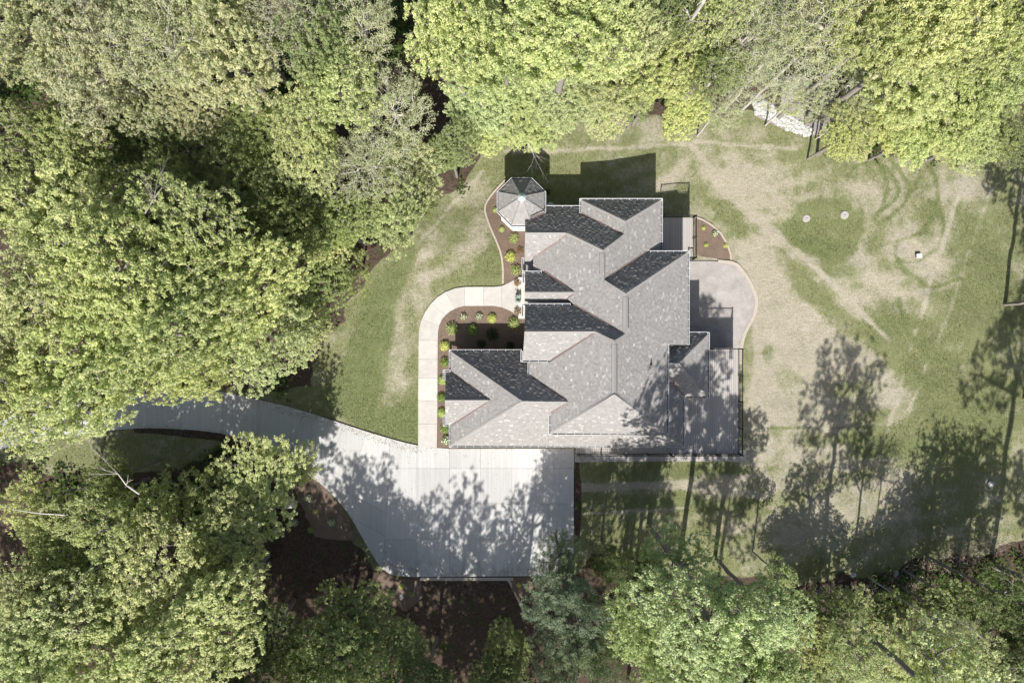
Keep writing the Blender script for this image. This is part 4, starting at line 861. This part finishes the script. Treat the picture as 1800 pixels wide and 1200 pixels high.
pc = [0]
def shrub(px, py, rpx, kind, colr, label, cat='shrub', flowers=False):
    p = G(px, py); p.z += .03; i = pc[0]; pc[0] += 1; s = rpx*.045*1.08/.5
    t = tag(empty('shrub', p), label, cat); t.scale = (s, s, s); t.rotation_euler.z = rnd.uniform(0, 6)
    o = link('foliage', SH[kind][i % 2], t); o.color = (*colr, 1); link('stems', stem_me, t)
    if flowers: link('blossom', flower_me, t)
for a in [(871,370,5,'ball',lime,'small lime green shrub half under the turret eave'),(882,404,5,'ball',lime,'small lime tuft in the mulch below the turret'),(903,420,9,'open',sage,'mottled green shrub nearest below the turret wall'),
  (914,441,6,'open',bronze,'reddish barberry shrub against the west wall'),(897,451.5,9.5,'ball',gold,'round golden shrub in the west bed'),(906.5,475,9.5,'open',sage,'mottled green shrub beside the entry gable'),
  (910,497,7,'open',bronze,'bronze leaved plant on the north side of the entry'),(911,547,8,'open',bronze,'bronze leaved plant on the south side of the entry'),(903,568,10.5,'open',sage,'variegated shrub at the sunlit tip of the courtyard bed'),
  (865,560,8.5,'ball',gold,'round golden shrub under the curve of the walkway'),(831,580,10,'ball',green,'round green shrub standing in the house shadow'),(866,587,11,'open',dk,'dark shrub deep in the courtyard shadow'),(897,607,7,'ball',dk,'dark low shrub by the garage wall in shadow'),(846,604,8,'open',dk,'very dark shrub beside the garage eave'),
  (795,578,11,'open',sage,'variegated shrub inside the walkway bend'),(782,608,9,'ball',gold,'round golden shrub between walkway and garage corner'),(782,637,8.5,'open',green,'mid green shrub beside the garage gutter'),
  (778,668,8,'ball',lime,'lime shrub tucked at the top of the garage gable'),(776,698,8,'ball',green,'soft green shrub under the middle of the garage gable'),(777,725,8,'ball',lime,'lime shrub at the lower end of the garage gable'),(782,753,8.5,'open',green,'dull green shrub below the garage gable'),
  (1236,401,4.2,'ball',gold,'yellow dwarf shrub nearest the small deck'),(1241,431,4.2,'ball',gold,'yellow dwarf shrub in the middle of the rear bed'),(1275,432,4.4,'ball',gold,'yellow dwarf shrub at the outer edge of the rear bed'),
  (554,898,4,'ball',gold,'tiny yellow shrub among hydrangeas by the driveway'),(547,930,6,'ball',green,'low green shrub at the lower side of the driveway bed'),(706,1029,4.5,'ball',gold,'yellow dwarf shrub below the apron'),(912,1027,4.5,'ball',gold,'yellow dwarf shrub alone in a round dark bed'),
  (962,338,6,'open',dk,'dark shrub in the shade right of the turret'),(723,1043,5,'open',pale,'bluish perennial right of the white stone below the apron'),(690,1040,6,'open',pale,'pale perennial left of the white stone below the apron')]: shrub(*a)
for x, y, r, l in [(815,557,6.5,'white hydrangea, left one under the walkway curve'),(842,556,6.5,'white hydrangea, right one under the walkway curve'),(1256,411,6,'white flowering plant in the rear bed'),(543,875,7,'white hydrangea beside the pale boulder'),(519,917,7,'white hydrangea at the left of the driveway bed'),(584,917,7,'white hydrangea at the right of the driveway bed'),(784,773,8,'pale flowering shrub at the garage corner by the driveway')]:
    shrub(x, y, r, 'open', pale, l, 'flowering shrub', True)
# spiky grey plant in a pot at the entry
t = tag(empty('potted_plant', G(911, 526, .08)), 'grey spiky potted plant standing at the front entry', 'potted plant')
m = MB(); m.tube((0,0,0), (0,0,.42), .2, .28, 14); m.build('pot', simple('grey_glazed_pot', (.28,.30,.31), .1), t)
m = MB()
for i in range(26):
    a = i*2.4; r = .25+.35*rnd.random(); z = .95-.5*r; w = Vector((-math.sin(a), math.cos(a), 0))*.035; b = Vector((0,0,.42)); tip = Vector((r*math.cos(a), r*math.sin(a), z)); mid = b.lerp(tip, .5)+Vector((0,0,.12))
    m.poly([b-w, b+w, mid+w, mid-w, tip], [(0,1,2,3),(3,2,4)])
m.build('leaves', simple('grey_green_blade', (.20,.25,.22), .2), t)
# ------------------------------------------------------------------ stones and small things
def rock(me_name, r, seed, flat=.6):
    bm = bmesh.new(); bmesh.ops.create_icosphere(bm, subdivisions=2, radius=r); rr = random.Random(seed)
    ph = [rr.uniform(0, 6) for _ in range(6)]
    for v in bm.verts:
        d = v.co.normalized(); k = 1+.16*math.sin(3*d.x+ph[0])+.14*math.sin(4*d.y+ph[1])+.1*math.sin(5*d.z+ph[2]); v.co = Vector((d.x*r*k*1.2, d.y*r*k, d.z*r*k*flat))
    me = bpy.data.meshes.new(me_name); bm.to_mesh(me); bm.free(); return me
def boulder(px, py, r, label, mat=M_rock, name='boulder', cat='boulder'):
    me = rock(name, r, int(px)); me.materials.append(mat); o = link(name, me, None, G(px, py, r*.25)); o.rotation_euler.z = rnd.uniform(0, 3); return tag(o, label, cat)
boulder(508, 883, .42, 'large pale boulder in the mulch bed beside the driveway'); boulder(705, 1048, .17, 'small white stone lying below the apron', M_lid); boulder(1575, 1008, .25, 'pale stone in the brush at the field foot', M_lid); boulder(1500, 1010, .2, 'small grey stone left in the brush', M_rock); boulder(1742, 851, .22, 'pale stone lump near the right hand tree shadow', M_rock)
for x, y, r, l in [(1484,378,7.2,'larger round concrete septic lid in the green patch'),(1417,384,6.6,'smaller round concrete septic lid in the green patch')]:
    t = tag(empty('septic_lid', G(x, y)), l, 'septic lid'); rr = r*.045*1.05; m = MB(); m.tube((0,0,-.1), (0,0,.07), rr, rr, 28); m.build('riser', M_curb, t); m = MB(); m.tube((0,0,.07), (0,0,.11), rr*.86, rr*.84, 28); m.build('lid', M_lid, t)
    m = MB(); m.tube((-.07,0,.13), (.07,0,.13), .012, .012, 6); m.build('handle', M_black, t)
t = tag(empty('utility_box', G(1613, 450)), 'small white utility box on a bare patch of the field', 'utility box'); m = MB(); m.box((-.2,-.13,-.05), (.2,.13,.22)); m.build('box', M_lid, t, .01); m = MB(); m.box((-.22,-.15,.22), (.22,.15,.27)); m.build('lid', M_white, t, .01)
# pale domed rain barrel lid by the turret
t = tag(empty('rain_barrel', G(967.5, 361)), 'pale blue round barrel between turret and north eave', 'rain barrel'); 
pz = W(967.5, 361.5, 1.2); t.location = (pz.x, pz.y, float(gz(pz.x, pz.y))); hz = 1.2-t.location.z
m = MB(); m.tube((0,0,-.05), (0,0,hz), .26, .28, 18); m.build('barrel', M_lead, t); m = MB(); m.tube((0,0,hz), (0,0,hz+.06), .28, .1, 18); m.build('lid', M_lead, t)
# white limestone rubble at the mouth of the wash
rb = [rock('r', .14, s, .7) for s in range(4)]; vv, ff = [], []; nvv = 0
quad = [(1326,181),(1345,180),(1375,195),(1405,213),(1430,228),(1420,238),(1395,232),(1362,213),(1330,200)]
def inq(x, y, q=quad):
    c = False
    for i in range(len(q)):
        (x0, y0), (x1, y1) = q[i], q[(i+1) % len(q)]
        if (y0 > y) != (y1 > y) and x < (x1-x0)*(y-y0)/(y1-y0)+x0: c = not c
    return c
cnt = 0
while cnt < 330:
    x, y = rnd.uniform(1322, 1434), rnd.uniform(178, 240)
    if not inq(x, y): continue
    g = G(x, y, rnd.uniform(0, .12)); s = rnd.uniform(.6, 1.6); Mx = Matrix.Translation(g) @ Matrix.Rotation(rnd.uniform(0, 6), 4, 'Z') @ Matrix.Rotation(rnd.uniform(-.5, .5), 4, 'X') @ Matrix.Scale(s, 4); r = rb[cnt % 4]
    vv += [tuple(Mx @ v.co) for v in r.vertices]; ff += [[i+nvv for i in p.vertices] for p in r.polygons]; nvv += len(r.vertices); cnt += 1
me = bpy.data.meshes.new('rubble'); me.from_pydata(vv, [], ff); me.materials.append(M_riprap); tag(link('rubble', me), 'white limestone rubble heaped in the wash under the bare trees', 'rubble', kind='stuff')
# bare trunks and fallen limbs
def limb(name, label, cat, pts, mat=M_barkl, twigs=8, seed=1, dead=True):
    rr = random.Random(seed); t = tag(empty(name, pts[0][0]), label, cat); o0 = pts[0][0]; m = MB()
    if name == 'bare_branch': pts = [(p, r*.6) for p, r in pts]
    for (p, r), (q, s) in zip(pts, pts[1:]): m.tube(p-o0, q-o0+(q-p).normalized()*.02, r, s, 8)
    m.build('trunk', mat, t); m = MB()
    for i in range(twigs):
        j = rr.randrange(max(1, len(pts)//2), len(pts)); p = pts[j][0]-o0; d = Vector((rr.uniform(-1,1), rr.uniform(-1,1), rr.uniform(-.1,.7))).normalized()+(pts[-1][0]-o0).normalized()*.8; L = rr.uniform(.5, 1.3); r = pts[j][1]*.5
        q = p+d*L*.5+Vector((0,0,.1)); m.tube(p, q, r, r*.6, 5)
        for k in range(3):
            e = q+(d+Vector((rr.uniform(-.7,.7), rr.uniform(-.7,.7), rr.uniform(-.3,.4))))*L*.5; m.tube(q, e, r*.5, r*.2, 4)
    if twigs: m.build('branches', mat, t)['kind'] = 'stuff'
limb('leaning_trunk', 'bare grey trunk leaning out between the green crowns at the top', 'tree trunk', [(G(1172,150),.22),(W(1182,98,5),.2),(W(1200,60,9),.16),(W(1215,35,13),.13),(W(1236,5,16),.09)], seed=3, twigs=6)
limb('fallen_log', 'thick grey log lying in the undergrowth at the bottom right', 'log', [(G(1422,1134,.2),.17),(G(1440,1150,.25),.16),(G(1460,1166,.3),.13)], twigs=0)
limb('bare_branch', 'long dark bare branch hanging over the lower right canopy', 'branch', [(W(1548,1052,8),.035),(W(1580,1075,9),.05),(W(1610,1103,10),.06),(W(1645,1135,11),.07),(W(1690,1180,11),.09)], M_barkd, 10, 5)
limb('bare_branch', 'pale bare branch curving through the lower right canopy', 'branch', [(W(1612,1086,10),.03),(W(1660,1086,10.5),.04),(W(1700,1098,11),.05),(W(1725,1120,11),.06)], M_bark, 4, 6)
limb('bare_branch', 'bare twiggy branch reaching over the turret shadow', 'branch', [(W(928,252,9),.05),(W(934,262,9),.035),(W(939,275,8.6),.02)], M_barkl, 7, 9)
limb('bare_branch', 'bare twig cluster at the oak edge above the driveway', 'branch', [(W(425,640,9),.06),(W(434,655,9),.05),(W(441,668,8.6),.03)], M_bark, 9, 11)
limb('bare_branch', 'forked bare limb above the pale oak below the driveway', 'branch', [(W(245,868,10.5),.10),(W(222,852,10.5),.08),(W(208,833,10.6),.05)], M_barkl, 6, 12)
limb('bare_branch', 'straight bare limb pointing left from the pale oak', 'branch', [(W(120,905,10),.08),(W(70,902,10),.06),(W(22,895,9.6),.03)], M_barkl, 2, 13)
limb('bare_branch', 'fine bare branches in the pale oak of the upper left', 'branch', [(W(255,375,15.5),.07),(W(270,350,16),.06),(W(285,330,16.2),.03)], M_bark, 12, 14)
# brush of dead twigs along the foot of the field
m = MB(); rr = random.Random(8)
for i in range(900):
    t = rr.random(); x = 1420+t*330+rr.gauss(0, 14); y = 1035-55*t+25*math.sin(t*5)+rr.gauss(0, 13); g = G(x, y, rr.uniform(0, .25)); a = rr.uniform(0, 6.28); L = rr.uniform(.2, .8); m.tube(g, g+Vector((math.cos(a)*L, math.sin(a)*L, rr.uniform(-.05, .35))), .014, .005, 3)
tag(m.build('brush_pile', simple('dry_twig', (.34,.28,.24), .2)), 'dry twig brush along the foot of the field', 'brush', kind='stuff')
